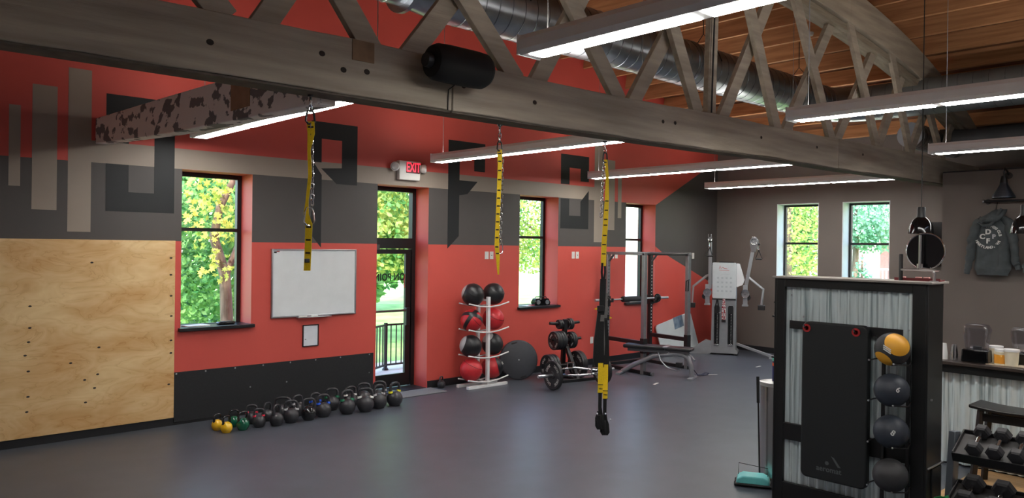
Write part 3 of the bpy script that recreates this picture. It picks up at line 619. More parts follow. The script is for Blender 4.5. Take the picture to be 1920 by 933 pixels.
# ------------------------------------------------------------------ kettlebells
KY = mat('yellow_enamel', (236, 186, 30), .25, coat=.3); KG = mat('green_enamel', (16, 92, 66), .22, coat=.4); KB = BLACKR
KGL = mat('black_enamel', (26, 26, 29), .22, coat=.3)
MKR = {k: mat('mark_' + k, c, .5) for k, c in dict(red=(214, 40, 66), blue=(30, 90, 214), green=(30, 120, 84), white=(212, 212, 208), yellow=(226, 220, 40), silver=(176, 178, 180)).items()}
def kettlebell(loc, D, rz, body, handle, mark, label, hw=1.0, hh=1.0, name='kettlebell'):
    r = thing(name, label, 'kettlebell', (loc[0], loc[1], 0), rz, 'kettlebells along the red wall')
    prof = [(.001, 0), (D * .30, 0), (D * .34, D * .02)]
    for i in range(1, 15):
        a = -PI / 2 + PI * (.19 + .81 * i / 14); prof.append((max(.001, D / 2 * math.cos(a)), D * .43 + D / 2 * math.sin(a)))
    MB().lathe(prof, 24).build('body', body, r)
    zt = D * .86; w = D * .36 * hw; h = D * .52 * hh
    pts = [(-w * .86, 0, zt - D * .12), (-w * .98, 0, zt + h * .2), (-w * 1.0, 0, zt + h * .55), (-w * .86, 0, zt + h * .85), (-w * .5, 0, zt + h), (0, 0, zt + h * 1.03), (w * .5, 0, zt + h), (w * .86, 0, zt + h * .85), (w * 1.0, 0, zt + h * .55), (w * .98, 0, zt + h * .2), (w * .86, 0, zt - D * .12)]
    rr = [.024, .019, .0165, .016, .016, .016, .016, .016, .0165, .019, .024]; sc = min(1.1, D / .2)
    MB().tube(pts, [q * sc for q in rr], 10).build('handle', handle, r)
    if mark:
        for s_ in (-1, 1): MB().tube([(s_ * w * .91, 0, zt - D * .04), (s_ * w * .97, 0, zt + D * .07)], [.029 * sc, .0235 * sc], 12).build('colour_band', MKR[mark], r)
    return r
KBL = [  # x, y, diameter, yaw, body, mark, label, handle width, handle height
    (3.60, 8.90, .132, .9, KY, None, 'yellow kettlebell at the left end, farther from the viewer', 1, 1), (3.63, 8.71, .136, .9, KY, None, 'yellow kettlebell at the left end, nearer the viewer', 1, 1),
    (3.81, 8.93, .14, .5, KG, None, 'green kettlebell in the back row', 1.1, 1), (3.83, 8.72, .15, .8, KG, None, 'green kettlebell in the front row', 1.1, 1),
    (4.04, 8.95, .16, .2, KB, 'red', 'black kettlebell with red bands in the back row', 1, 1), (4.03, 8.73, .155, .4, KB, 'red', 'black kettlebell with red bands in the front row', 1, 1),
    (4.25, 8.97, .15, .9, KB, None, 'small plain black kettlebell in the back row, right of the red-banded pair', 1, 1.15), (4.23, 8.68, .168, 1.1, KB, None, 'plain black kettlebell in the front row, right of the red-banded pair', 1, 1.1),
    (4.47, 9.0, .185, .0, KB, None, 'black kettlebell with an extra wide handle in the back row', 1.35, .95), (4.43, 8.70, .19, .2, KB, 'silver', 'black kettlebell in front of the wide-handled one', 1.05, 1),
    (4.66, 8.99, .18, .7, KB, 'silver', 'black kettlebell in the back row, left of the blue-banded pair', 1, 1.05), (4.66, 8.69, .188, .35, KGL, None, 'glossy black kettlebell in the front row', 1.1, 1),
    (4.90, 8.97, .185, .6, KB, 'blue', 'black kettlebell with blue bands in the back row', 1, 1), (4.89, 8.74, .198, .5, KB, 'blue', 'black kettlebell with blue bands in the front row', 1, 1),
    (5.17, 9.02, .20, .3, KB, 'green', 'black kettlebell with green bands in the back row', 1.05, 1), (5.21, 8.70, .21, .55, KB, 'green', 'black kettlebell with green bands in the front row', 1, 1.05),
    (5.43, 8.99, .20, .6, KB, 'white', 'black kettlebell with white bands in the back row', 1.05, 1), (5.46, 8.66, .22, .05, KB, 'white', 'black kettlebell with white bands in the front row', 1.05, .95),
    (5.68, 9.05, .205, .2, KB, None, 'plain black kettlebell in the back row near the door', 1.05, 1), (5.71, 8.73, .215, .7, KB, 'silver', 'large black kettlebell with silver bands, second from the right end', 1, 1.05),
    (5.93, 9.05, .20, .1, KB, 'silver', 'black kettlebell standing by the door, behind the rightmost one', 1.1, 1.05), (5.97, 8.74, .22, .75, KB, 'yellow', 'black kettlebell with yellow bands at the right end', 1, 1)]
for (x, y, D, rz, b, mk, lb, hw, hh) in KBL: kettlebell((x, y), D, rz - .6, b, BLACKR if b is not KY and b is not KG else KGL, mk, lb, hw, hh)
kettlebell((7.25, 9.36), .125, .5, BLACKR, BLACKR, None, 'single small black kettlebell by the baseboard, right of the door', 1.15, 1)

# ------------------------------------------------------------------ medicine ball rack and its balls
br = thing('ball_rack', 'white steel four-tier medicine ball rack', 'rack', (7.85, 8.97, 0))
for yy in (0, .24): 
    MB().box(-.40, .40, yy - .03, yy + .03, 0, .045).build('foot', WHITE, br, bevel=.005)
    MB().box(-.025, .025, yy - .025, yy + .025, .045, 1.40).build('post', WHITE, br, bevel=.004)
    for k, z in enumerate((.085, .455, .85, 1.245)):
        MB().tube([(-.41, yy - .028, z + .06), (-.2, yy - .028, z + .015), (0, yy - .035, z), (.2, yy - .028, z + .015), (.41, yy - .028, z + .06)], .011, 8).build('cradle_bar', WHITE, br)
MB().box(-.02, .02, .026, .214, .05, .09).build('spacer', WHITE, br, bevel=.003); MB().box(-.02, .02, .026, .214, 1.33, 1.36).build('spacer', WHITE, br, bevel=.003)
VB = mat('black_ball_vinyl', (28, 28, 31), .38, var=.06, scale=30, bump=.05); VR = mat('red_ball_vinyl', (196, 40, 48), .42, var=.05, scale=30, bump=.05); VGY = mat('grey_ball_vinyl', (168, 168, 168), .5)
def ball_patch(c, r, n, pole, a0, a1, t=.003):
    """band of a sphere between polar angles a0..a1 about pole"""
    z = Vector(pole).normalized(); x = z.orthogonal().normalized(); y = z.cross(x); rs = []
    for i in range(n + 1):
        a = math.radians(a0 + (a1 - a0) * i / n); rs.append([Vector(c) + (z * math.cos(a) + (x * math.cos(2 * PI * j / 28) + y * math.sin(2 * PI * j / 28)) * math.sin(a)) * (r + t) for j in range(28)])
    return MB().rings(rs, cap=False)
def seam(c, r, pole, a=90):
    z = Vector(pole).normalized(); x = z.orthogonal().normalized(); y = z.cross(x); a = math.radians(a)
    return MB().tube([Vector(c) + (z * math.cos(a) + (x * math.cos(2 * PI * j / 32) + y * math.sin(2 * PI * j / 32)) * math.sin(a)) * r for j in range(32)], .003, 5, closed=True)
def med_ball(x, y, z, r, m, label, patches=(), seams=(), pm=None):
    o = thing('medicine_ball', label, 'ball', (x, y, z - r), 0, 'medicine balls on the white rack')
    MB().ball((0, 0, r), r, 32, 20).build('cover', m, o)
    for (pole, a0, a1, mm) in patches: ball_patch((0, 0, r), r, 6, pole, a0, a1).build('panel', mm, o)
    for pole, a in seams: seam((0, 0, r), r, pole, a).build('seam', BLACKT, o)
    return o
RB = .172; BY = 9.09
TZ = [1.245, .85, .455, .085]
def bz(k): return TZ[k] + .035 + RB * .88
med_ball(7.635, BY, bz(0), RB + .004, VB, 'black medicine ball with a grey edge, top tier left', [((-.72, .66, .40), 0, 40, VGY)], [((.2, -.5, .9), 75), ((.9, -.3, .1), 80)])
med_ball(8.06, BY, bz(0), RB, VB, 'plain black medicine ball, top tier right', [((.3, -.2, 1), 0, 12, MKR['silver'])], [((.3, -.4, .9), 60), ((-.3, -.4, .9), 80)])
med_ball(7.615, BY, bz(1), RB, VR, 'red and black striped medicine ball on the second tier', [((.55, .25, .80), 72, 94, VB), ((-.45, .75, .55), 78, 98, VB)], [((.5, -.5, .6), 70)])
med_ball(8.06, BY, bz(1), RB, VR, 'plain red medicine ball on the second tier', [], [((.2, -.4, .9), 70)])
med_ball(7.605, BY, bz(2), RB, VB, 'black medicine ball with a grey left side on the third tier', [((-.85, .5, .35), 0, 46, VGY), ((.75, -.5, -.75), 0, 26, VGY)], [((.4, -.8, .4), 60)])
med_ball(8.05, BY, bz(2), RB, VB, 'black medicine ball with a grey patch on the third tier', [((-.75, .0, .8), 0, 34, VGY)], [((.3, -.7, .5), 65)])
med_ball(7.615, BY, bz(3), RB + .006, VR, 'plain red medicine ball on the bottom tier', [], [((.3, -.3, .9), 60), ((-.5, -.6, .4), 85)])
bb = med_ball(8.05, BY, bz(3), RB, VR, 'black and red medicine ball on the bottom tier', [((.75, -.55, .25), 0, 62, VB)], [])
o = obj('ball_number', text_mesh('15', .06, LETTER, .001), bb); place(o, (.075, -RB * .93, RB * 1.45), (.85, .45, 0), (0, .4, .9))

# big dark disc leaning on the wall
dk = thing('balance_disc', 'large dark grey round disc leaning against the red wall', 'disc', (8.67, 9.12, .0)); dk.rotation_euler = (-.13, 0, -.50)
GD = mat('dark_grey_plastic', (58, 60, 66), .5, var=.05, scale=20)
MB().lathe([(.001, -.02), (.30, -.02), (.318, -.012), (.325, 0), (.325, .03), (.30, .045), (.001, .045)], 48, c=(0, 0, .325), axis='y').build('disc_body', GD, dk)
for a in (105, -75): 
    m = MB().box(-.05, .05, -.024, -.018, -.013, .013).build('hand_grip', BLACKM, dk, bevel=.004); m.location = (.285 * math.cos(math.radians(a)), 0, .325 + .285 * math.sin(math.radians(a))); m.rotation_euler = (0, -math.radians(a - 90), 0)
MB().lathe([(.012, -.0205), (.009, -.025), (.001, -.025)], 12, c=(0, 0, .325), axis='y').build('hub', ALU, dk)

# ------------------------------------------------------------------ weight plates, plate tree, trap bar
IRON = mat('plate_iron', (34, 34, 37), .4, var=.1, scale=40, bump=.1, bscale=90)
PL_CACHE = {}
def plate_obj(D, T, loc, ax, label, name='weight_plate', marks=True):
    """iron plate, axis = local x; ax = yaw of the axle"""
    r = thing(name, label, 'weight plate', loc, ax, 'iron weight plates')
    R_ = D / 2
    if (D, T) not in PL_CACHE:
        a = MB().lathe([(.026, -T / 2), (.055, -T / 2), (.058, -T * .3), (R_ * .80, -T * .3), (R_ * .86, -T / 2), (R_ * .97, -T / 2), (R_, -T * .35), (R_, T * .35), (R_ * .97, T / 2), (R_ * .86, T / 2), (R_ * .80, T * .3), (.058, T * .3), (.055, T / 2), (.026, T / 2), (.026, -T / 2)], 40, axis='x').mesh('disc', IRON)
        b = MB(); rr = R_ * .68
        for g0 in (20, 110, 200, 290):
            for k in range(5):
                t = math.radians(g0 + k * 11); c = (0, rr * math.cos(t), rr * math.sin(t)); hw_, hh_ = R_ * .045, R_ * .09
                e1 = Vector((0, -math.sin(t), math.cos(t))); e2 = Vector((0, math.cos(t), math.sin(t)))
                for u0, u1, v0, v1 in ((-1, -.4, -1, 1), (.4, 1, -1, 1), (-.4, .4, -.2, .25)) if k % 2 else ((-1, -.4, -1, 1), (-.4, 1, .6, 1), (-.4, 1, -1, -.6)):
                    q = []
                    for xx in (-T * .3 - .002, -T * .3 + .0005):
                        for u, v in ((u0, v0), (u1, v0), (u1, v1), (u0, v1)): q.append(Vector(c) + e1 * (u * hw_) + e2 * (v * hh_) + Vector((xx, 0, 0)))
                    b.add(q, [(0, 1, 2, 3), (4, 7, 6, 5), (0, 4, 5, 1), (1, 5, 6, 2), (2, 6, 7, 3), (3, 7, 4, 0)])
        PL_CACHE[(D, T)] = (a, b.mesh('raised_marks', mat('worn_white_paint', (176, 176, 172), .6), smooth=False))
    a, b = PL_CACHE[(D, T)]
    obj('disc', a, r); obj('raised_marks', b, r)
    return r
AX = -.20
ux, uy = math.cos(AX), math.sin(AX)
tcx, tcy = 9.40, 8.76
tree = thing('plate_tree', 'black steel weight plate tree', 'rack', (tcx, tcy, 0), AX)
MB().bar((0, .10, .03), (0, .03, .98), .06, .07, up=(1, 0, 0)).build('upright', BLACKM, tree, bevel=.004)
MB().bar((0, -.34, .03), (0, -.02, .52), .06, .06, up=(1, 0, 0)).build('front_strut', BLACKM, tree, bevel=.004)
for yy in (-.36, .14): MB().box(-.33, .33, yy - .03, yy + .03, 0, .05).build('foot', BLACKM, tree, bevel=.004)
MB().box(-.03, .03, -.36, .14, .01, .045).build('base_rail', BLACKM, tree, bevel=.004)
pegs = [(.05, .90), (0, .635), (-.12, .235)]
for yy, z in pegs[:3]:
    for s_ in (-1, 1): MB().cyl((s_ * .02, yy, z), (-.50 if s_ < 0 and z < .3 else s_ * .30, yy, z + .02), .024, n=14).build('peg', BLACKM, tree)
def on_tree(dx, dy, z, D, T, lb): return plate_obj(D, T, (tcx + dx * ux - dy * uy, tcy + dx * uy + dy * ux, z), AX, lb)
for k, dx in enumerate((-.075, -.115)): on_tree(dx, .05, .895 + .002, .155, .035, ['small iron plate on the top left peg of the tree, inner', 'small iron plate on the top left peg of the tree, outer'][k])
for k, dx in enumerate((.085, .125)): on_tree(dx, .05, .895, .19, .036, ['iron plate on the top right peg of the tree, inner', 'iron plate on the top right peg of the tree, outer'][k])
for k, dx in enumerate((-.09, -.14, -.19, -.24)): on_tree(dx, 0, .635, .31, .047, ['innermost', 'second', 'third', 'outermost lettered'][k] + ' mid-size iron plate on the middle left peg')
for k, dx in enumerate((.085, .128)): on_tree(dx, 0, .63, .28, .04, ['inner', 'outer'][k] + ' mid-size iron plate on the middle right peg')
for k, dx in enumerate((-.32, -.375, -.43)): on_tree(dx, -.10, .23, .40, .05, ['innermost', 'middle', 'outermost lettered'][k] + ' large iron plate on the lower left peg')
for k, dx in enumerate((.12, .172)): on_tree(dx, -.14, .24, .45, .05, ['inner', 'outer'][k] + ' very large iron plate on the lower right peg')
# trap bar resting on its plates
bar_c = Vector((9.03, 8.06, .226))
tb = thing('trap_bar', 'chrome hexagonal trap bar loaded with plates on the floor', 'barbell', bar_c, AX + .05)
hexp = [(-.52, 0, 0), (-.28, -.30, .02), (.10, -.30, .02), (.34, 0, 0), (.10, .30, .02), (-.28, .30, .02)]
MB().tube(hexp, .0165, 10, closed=True).build('hex_frame', CHROME, tb)
for s_ in (-1, 1): MB().tube([(-.06, s_ * .30, .02), (-.06, s_ * .30, .11), (.06, s_ * .30, .11), (.06, s_ * .30, .02)], .013, 8).build('raised_handle', CHROME, tb)
MB().cyl((-.50, 0, 0), (-.86, 0, 0), .0245, n=18).build('sleeve', ALU, tb); MB().cyl((.33, 0, 0), (.66, 0, 0), .0245, n=18).build('sleeve', ALU, tb)
MB().cyl((-.505, 0, 0), (-.53, 0, 0), .04, n=18).build('collar', CHROME, tb); MB().cyl((.335, 0, 0), (.36, 0, 0), .04, n=18).build('collar', CHROME, tb)
AX2 = AX + .05
for dx, lb in ((-.575, 'large iron plate on the near left end of the trap bar'), (.41, 'large iron plate on the right end of the trap bar')):
    plate_obj(.45, .05, (bar_c.x + dx * math.cos(AX2), bar_c.y + dx * math.sin(AX2), .225), AX2, lb)

# ------------------------------------------------------------------ power rack, barbell, bench
TH = math.radians(-8)
pr_ = thing('power_rack', 'grey and black steel power rack by the red wall', 'rack', (10.744, 8.18, 0), TH)
W_, D_ = 1.10, .95
HT = 2.06
def upright(x, y, m, z0=0.0, wd=.075, holes=True, nm='upright'):
    o = MB().box(x - wd / 2, x + wd / 2, y - wd / 2, y + wd / 2, z0, HT).build(nm, m, pr_, bevel=.006)
    if holes:
        h = MB()
        for k in range(22):
            z = .55 + k * .062; h.cyl((x + wd / 2 - .001, y, z), (x + wd / 2 + .002, y, z), .011, n=8); h.cyl((x, y - wd / 2 + .001, z), (x, y - wd / 2 - .002, z), .011, n=8)
        h.build('pin_holes', BLACKT if m is GREYM else LETTER, o)
    return o
upright(0, 0, GREYM, holes=False); upright(0, D_, GREYM); upright(W_, D_, BLACKM); upright(W_, 0, GREYM, holes=False)
MB().box(-.032, .032, -.20, D_ + .22, 0, .06).build('foot_rail', BLACKM, pr_, bevel=.005); MB().box(W_ - .032, W_ + .032, -.05, D_ + .22, 0, .06).build('foot_rail', BLACKM, pr_, bevel=.005)
MB().cyl((0, -.20, .031), (0, -.24, .031), .03, n=14).build('foot_cap', GREYM, pr_)
MB().box(-.04, W_ + .04, D_ + .10, D_ + .17, .0, .055).build('rear_foot', BLACKM, pr_, bevel=.005)
MB().box(-.03, .03, .04, D_ - .04, .50, .57).build('safety_rail', BLACKM, pr_, bevel=.004); MB().box(W_ - .03, W_ + .03, .04, D_ - .04, .50, .57).build('safety_rail', BLACKM, pr_, bevel=.004)
for xx in (0, W_): MB().box(xx - .045, xx + .045, -.045, .045, .36, .62).build('rail_sleeve', BLACKM, pr_, bevel=.004)
for xx in (0, W_): MB().box(xx - .03, xx + .03, -.04, D_ + .04, HT, HT + .05).build('top_rail', GREYM, pr_, bevel=.005)
MB().box(-.03, W_ + .03, D_ - .03, D_ + .03, HT, HT + .05).build('top_cross', GREYM, pr_, bevel=.005)
MB().cyl((-.05, .0, HT + .02), (W_ + .02, .0, HT + .02), .018, n=12).build('pull_up_bar', BLACKM, pr_)
for xx in (0, W_): MB().bar((xx, D_ - .04, HT - .12), (xx, D_ - .16, HT), .05, .012).build('gusset', GREYM, pr_)
BZ = 1.235
for xx in (0, W_): MB().box(xx - .025, xx + .025, D_ - .15, D_ - .037, BZ - .045, BZ - .025).box(xx - .025, xx + .025, D_ - .15, D_ - .138, BZ - .03, BZ + .03).box(xx - .045, xx + .045, D_ - .05, D_ + .05, BZ - .12, BZ + .06).build('j_hook', BLACKM, pr_, bevel=.003)
MB().cyl((-.02, D_ - .45, 1.02), (W_ - .02, D_ - .45, 1.02), .001, n=4)
MB().tube([(W_ - .02, -.045, 1.62), (W_ - .10, -.05, 1.60), (W_ - .12, -.06, 1.42), (W_ - .06, -.06, 1.42), (W_ - .04, -.05, 1.60)], .012, 6).build('hook_strap', BLACKF, pr_)
c8, s8 = math.cos(TH), math.sin(TH)
def rk(x, y): return (10.744 + x * c8 - y * s8, 8.18 + x * s8 + y * c8)
bx0, by0 = rk(W_ / 2, D_ - .095)
bb_ = thing('barbell', 'steel barbell with a black neck pad racked on the power rack', 'barbell', (bx0, by0, BZ), TH)
MB().cyl((-.62, 0, 0), (.62, 0, 0), .014, n=12).build('shaft', ALU, bb_)
for s_ in (-1, 1): MB().cyl((s_ * .60, 0, 0), (s_ * .93, 0, 0), .025, n=16).build('sleeve', ALU, bb_); MB().cyl((s_ * .60, 0, 0), (s_ * .635, 0, 0), .045, n=16).build('collar', BLACKM, bb_)
MB().lathe([(.016, -.02), (.05, -.02), (.052, 0), (.052, .40), (.05, .42), (.016, .42)], 18, c=(-.24, 0, 0), axis='x').build('neck_pad', mat('black_foam', (40, 42, 46), .8), bb_)
r = plate_obj(.16, .03, (bx0 + .655 * c8, by0 + .655 * s8, BZ), TH, 'small plate on the right sleeve of the racked barbell')
# bench
ba = (10.62, 8.36); bb2 = (10.98, 7.40)
bd = Vector((bb2[0] - ba[0], bb2[1] - ba[1], 0)); bl = bd.length; byaw = math.atan2(bd.y, bd.x)
bn = thing('weight_bench', 'flat black padded bench with curved chrome legs in front of the rack', 'bench', (ba[0], ba[1], 0), byaw)
MB().box(-.10, .62, -.14, .14, .46, .525).build('back_pad', VINYL, bn, bevel=.022, seg=3); MB().box(.64, bl + .05, -.14, .14, .46, .52).build('seat_pad', VINYL, bn, bevel=.022, seg=3)
MB().box(-.05, bl, -.03, .03, .40, .455).build('spine', GREYM, bn, bevel=.005)
TUBEM = mat('silver_tube', (158, 160, 164), .28, .6)
MB().tube([(bl - .35, 0, .41), (bl - .12, 0, .40), (bl - .02, 0, .34), (bl + .03, 0, .2), (bl + .05, 0, .03)], .042, 12).build('front_leg', TUBEM, bn)
MB().box(bl + .01, bl + .09, -.20, .20, 0, .035).build('front_foot', TUBEM, bn, bevel=.005)
MB().tube([(.75, 0, .40), (.40, 0, .34), (.05, 0, .16), (-.15, 0, .03)], .042, 12).build('rear_leg', TUBEM, bn); MB().box(-.20, -.12, -.22, .22, 0, .035).build('rear_foot', TUBEM, bn, bevel=.005)
MB().tube([(.50, -.06, .42), (.55, -.06, .28), (.66, -.06, .17), (.82, -.06, .13), (.90, -.06, .15)], .012, 6).build('adjuster_arc', TUBEM, bn)
MB().box(.60, .68, -.15, .15, .50, .53).build('pad_bracket', TUBEM, bn, bevel=.01); MB().cyl((bl + .02, -.05, .42), (bl + .12, -.12, .33), .015, n=8).build('release_lever', TUBEM, bn)
MB().box(bl - .22, bl - .12, -.045, .045, .20, .26).build('wheel_bracket', BLACKM, bn, bevel=.004)
tag(MB().ribbon([(11.10, 7.55, .30), (11.2, 7.5, .16), (11.3, 7.45, .03), (11.42, 7.42, .012), (11.52, 7.40, .012), (11.60, 7.42, .03), (11.58, 7.47, .03), (11.46, 7.47, .012), (11.30, 7.48, .012)], .035, .004, side=(.3, .9, .2)).build('resistance_strap', mat('navy_webbing', (34, 36, 58), .8)), 'dark navy strap trailing on the floor from the bench', 'strap')

# leaning mirror board
mb = thing('mirror_panel', 'pale panel leaning on the wall behind the power rack', 'mirror', (13.50, 9.30, 0), .12); mb.rotation_euler = (-.19, 0, .0)
poly = [(-.62, 0), (-.66, .05), (-.74, .58), (-.70, .63), (.48, .84), (.54, .80), (.66, .12), (.60, .06)]
MB().prism(poly, -.012, .012).build('panel', mat('milky_panel', (206, 214, 216), .3, var=.04, scale=3), mb, bevel=.004)
MB().prism([(-.12, .50), (.22, .56), (.2, .80), (-.13, .745)], -.0135, -.0125).build('blue_sticker', mat('blue_grey_sticker', (86, 108, 132), .4, scale=7, rgb2=(140, 160, 178)), mb, smooth=False)

# ------------------------------------------------------------------ cable machine
cm = thing('cable_machine', 'grey dual-arm cable machine in the back corner', 'machine', (13.965, 8.60, 0), math.radians(-62))
CMG = mat('machine_grey', (150, 153, 156), .35, .35, var=.04, scale=10); CMW = mat('machine_placard', (186, 193, 196), .4, var=.03, scale=8)
MB().prism([(-.285, .03), (.285, .03), (.285, .09), (.25, .12), (.235, 1.16), (-.235, 1.16), (-.25, .12), (-.285, .09)], .02, .42).build('tower', CMG, cm, bevel=.008)
MB().prism([(-.215, 1.16), (.245, 1.16), (.245, 1.84), (.22, 1.90), (-.235, 1.90), (-.235, 1.2)], .0, .30).build('placard', CMW, cm, bevel=.008)
MB().prism([(.245, 1.40), (.36, 1.45), (.40, 1.55), (.30, 1.88), (.245, 1.89)], .03, .26).build('side_shield', mat('shield_white', (214, 216, 218), .45), cm, bevel=.006)
MB().prism([(-.235, 1.45), (-.33, 1.5), (-.28, 1.8), (-.235, 1.86)], .03, .26).build('side_shield', CMG, cm, bevel=.006)
MB().box(-.10, .19, -.004, 0, 1.905, 1.925).build('top_handle', BLACKM, cm, bevel=.004)
for cx_ in (-.135, .14):
    MB().prism([(cx_ - .055, .22), (cx_ + .055, .22), (cx_ + .055, .98), (cx_ + .04, 1.02), (cx_ - .04, 1.02), (cx_ - .055, .98)], .008, .025).build('stack_window', BLACKM, cm)
    MB().box(cx_ - .05, cx_ + .05, -.002, .01, .195, .225).build('stack_sill', CHROME, cm, bevel=.003)
    sm_ = MB().box(-.036, .036, -.004, .008, 0, .024).mesh('stack_plate', BLACKG, smooth=False); mk_ = MB().box(-.006, .006, -.006, -.004, .008, .016).mesh('stack_number', LETTER, smooth=False)
    for k in range(20):
        o = obj('stack_plate', sm_, cm); o.location = (cx_, .006, .24 + k * .031); q = obj('stack_number', mk_, o); q.location = (.012, 0, 0)
MB().cyl((-.23, -.03, 1.155), (.24, -.03, 1.155), .016, n=10).build('accessory_bar', BLACKM, cm)
MB().tube([(-.13, -.04, 1.15), (-.16, -.05, 1.0), (-.15, -.05, .92), (-.11, -.05, .92), (-.10, -.05, 1.0), (-.12, -.04, 1.15)], .014, 6).build('strap_handle', BLACKF, cm)
ROPE = mat('rope', (150, 40, 52), .8, scale=30, rgb2=(214, 206, 204), lo=.47, hi=.53, stretch=(1, 1, 1))
MB().tube([(0, -.045, 1.16), (-.015, -.055, 1.0), (-.02, -.055, .80), (-.01, -.055, .72)], .018, 8).tube([(.012, -.045, 1.16), (.025, -.055, 1.0), (.03, -.055, .80), (.025, -.055, .72)], .018, 8).build('tricep_rope', ROPE, cm)
for q in (-.012, .026): MB().cyl((q, -.055, .735), (q, -.055, .68), .026, n=10).build('rope_end', BLACKM, cm)
MB().box(-.09, -.03, -.06, -.04, .86, .89).build('selector_pin', CHROME, cm, bevel=.004)
def pulley(x, y, z, r=.06): return MB().lathe([(.012, -.02), (r * .8, -.018), (r, -.02), (r, -.012), (r * .88, 0), (r, .012), (r, .02), (r * .8, .018), (.012, .02)], 20, c=(x, y, z), axis='y')
for s_ in (-1, 1):
    px_ = -.33 if s_ < 0 else .42
    MB().box(px_ - .06, px_ + .06, -.03, .08, 1.02, 1.05).build('pivot_shelf', CMG, cm, bevel=.003)
    pulley(px_, -.02, 1.28, .085).build('pivot_disc', CHROME, cm); pulley(px_ + s_ * .05, .03, 1.20, .06).build('pulley', BLACKM, cm)
    MB().box(px_ - .045, px_ + .045, 0, .07, 1.05, 1.45).build('pivot_block', CMG, cm, bevel=.006)
    top = (-.285, 0, 2.32) if s_ < 0 else (.575, 0, 2.27)
    MB().bar((px_ + (0.05 if s_ < 0 else 0), .03, 1.36), top, .07, .05, up=(0, 1, 0)).build('arm', CMG, cm, bevel=.006)
    tz = top[2]
    hd = MB().prism([(top[0] - .05, tz - .14), (top[0] + .04, tz - .14), (top[0] + .085, tz + .0), (top[0] + .09, tz + .10), (top[0] + .045, tz + .17), (top[0] - .035, tz + .17), (top[0] - .075, tz + .10), (top[0] - .075, tz + .0)], -.03, -.02) if s_ > 0 else MB().box(top[0] - .045, top[0] - .03, -.03, .05, tz, tz + .17).box(top[0] + .01, top[0] + .025, -.03, .05, tz, tz + .17)
    hd.build('pulley_bracket', CHROME, cm, bevel=.004)
    pulley(top[0], -.045, tz + .07, .06 if s_ > 0 else .045).build('pulley', CHROME, cm)
    hx = top[0] + (.0 if s_ < 0 else .10)
    MB().ball((hx, -.06, tz + .02), .028, 12, 8).build('cable_stop', BLACKM, cm)
    carabiner(cm, hx, -.06, tz - .0, .09, .03, CHROME, .006)
    if s_ < 0: MB().tube([(hx, -.06, tz - .10), (hx - .09, -.06, tz - .29), (hx + .05, -.06, tz - .29), (hx, -.06, tz - .10)], .009, 6).build('handle_strap', BLACKF, cm)
    else: MB().tube([(hx, -.06, tz - .10), (hx - .06, -.06, tz - .27), (hx + .065, -.06, tz - .27), (hx, -.06, tz - .10)], .009, 6).build('handle_strap', BLACKF, cm)
    MB().cyl((hx - .06, -.06, tz - .28), (hx + .06, -.06, tz - .28), .017, n=10).build('grip', BLACKM, cm)
    if s_ < 0: pp = [(-.25, .1, 1.68), (-.36, .06, 1.62), (-.62, .0, 1.40), (-.64, -.02, 1.06)]
    else: pp = [(.44, .08, 1.66), (.52, .05, 1.58), (.77, .0, 1.38), (.74, -.02, 1.06)]
    MB().tube(pp, .028, 8, ry=.02).build('lever_arm', CMG, cm)
    e = pp[-1]; MB().box(e[0] - .07, e[0] + .07, e[1] - .06, e[1] + .06, e[2] - .10, e[2]).build('pad_block', BLACKM, cm, bevel=.012)
MB().prism([(-.25, .02), (-.25, .28), (-.36, .30), (-.74, .03), (-.74, 0), (-.3, 0)], .02, .12).build('base_leg', CMG, cm, bevel=.006)
MB().bar((.26, .06, .24), (1.0, -.12, .03), .05, .05).build('base_leg', CMG, cm, bevel=.005); MB().box(.90, 1.08, -.19, -.07, 0, .03).build('base_foot', CMG, cm, bevel=.005)
MB().box(-.27, -.2, .05, .4, 0, .03).box(.2, .27, .05, .4, 0, .03).build('leveling_feet', BLACKM, cm, bevel=.004)
MB().tube([(-.10, -.002, 1.78), (-.08, -.002, 1.84), (-.06, -.002, 1.78), (-.03, -.002, 1.81), (0, -.002, 1.79), (.06, -.002, 1.78)], .005, 5).build('red_logo', REDT, cm)
ln = MB().box(-.10, .10, -.0015, 0, 1.745, 1.752).build('logo_rule', REDT, cm, smooth=False)
m = MB()
for rr_ in range(4):
    for cc in range(4): m.box(-.14 + cc * .085, -.10 + cc * .085, -.0015, 0, 1.30 + rr_ * .09, 1.335 + rr_ * .09)
m.box(-.06, .11, -.0015, 0, 1.665, 1.672).box(-.02, .04, -.0015, 0, 1.69, 1.697).build('exercise_diagrams', mat('print_grey', (164, 172, 177), .5), cm, smooth=False)
MB().tube([(.99, .4, .9), (1.0, .42, .5), (1.02, .4, .02)], .004, 5).build('power_cord', CABLEB, cm)

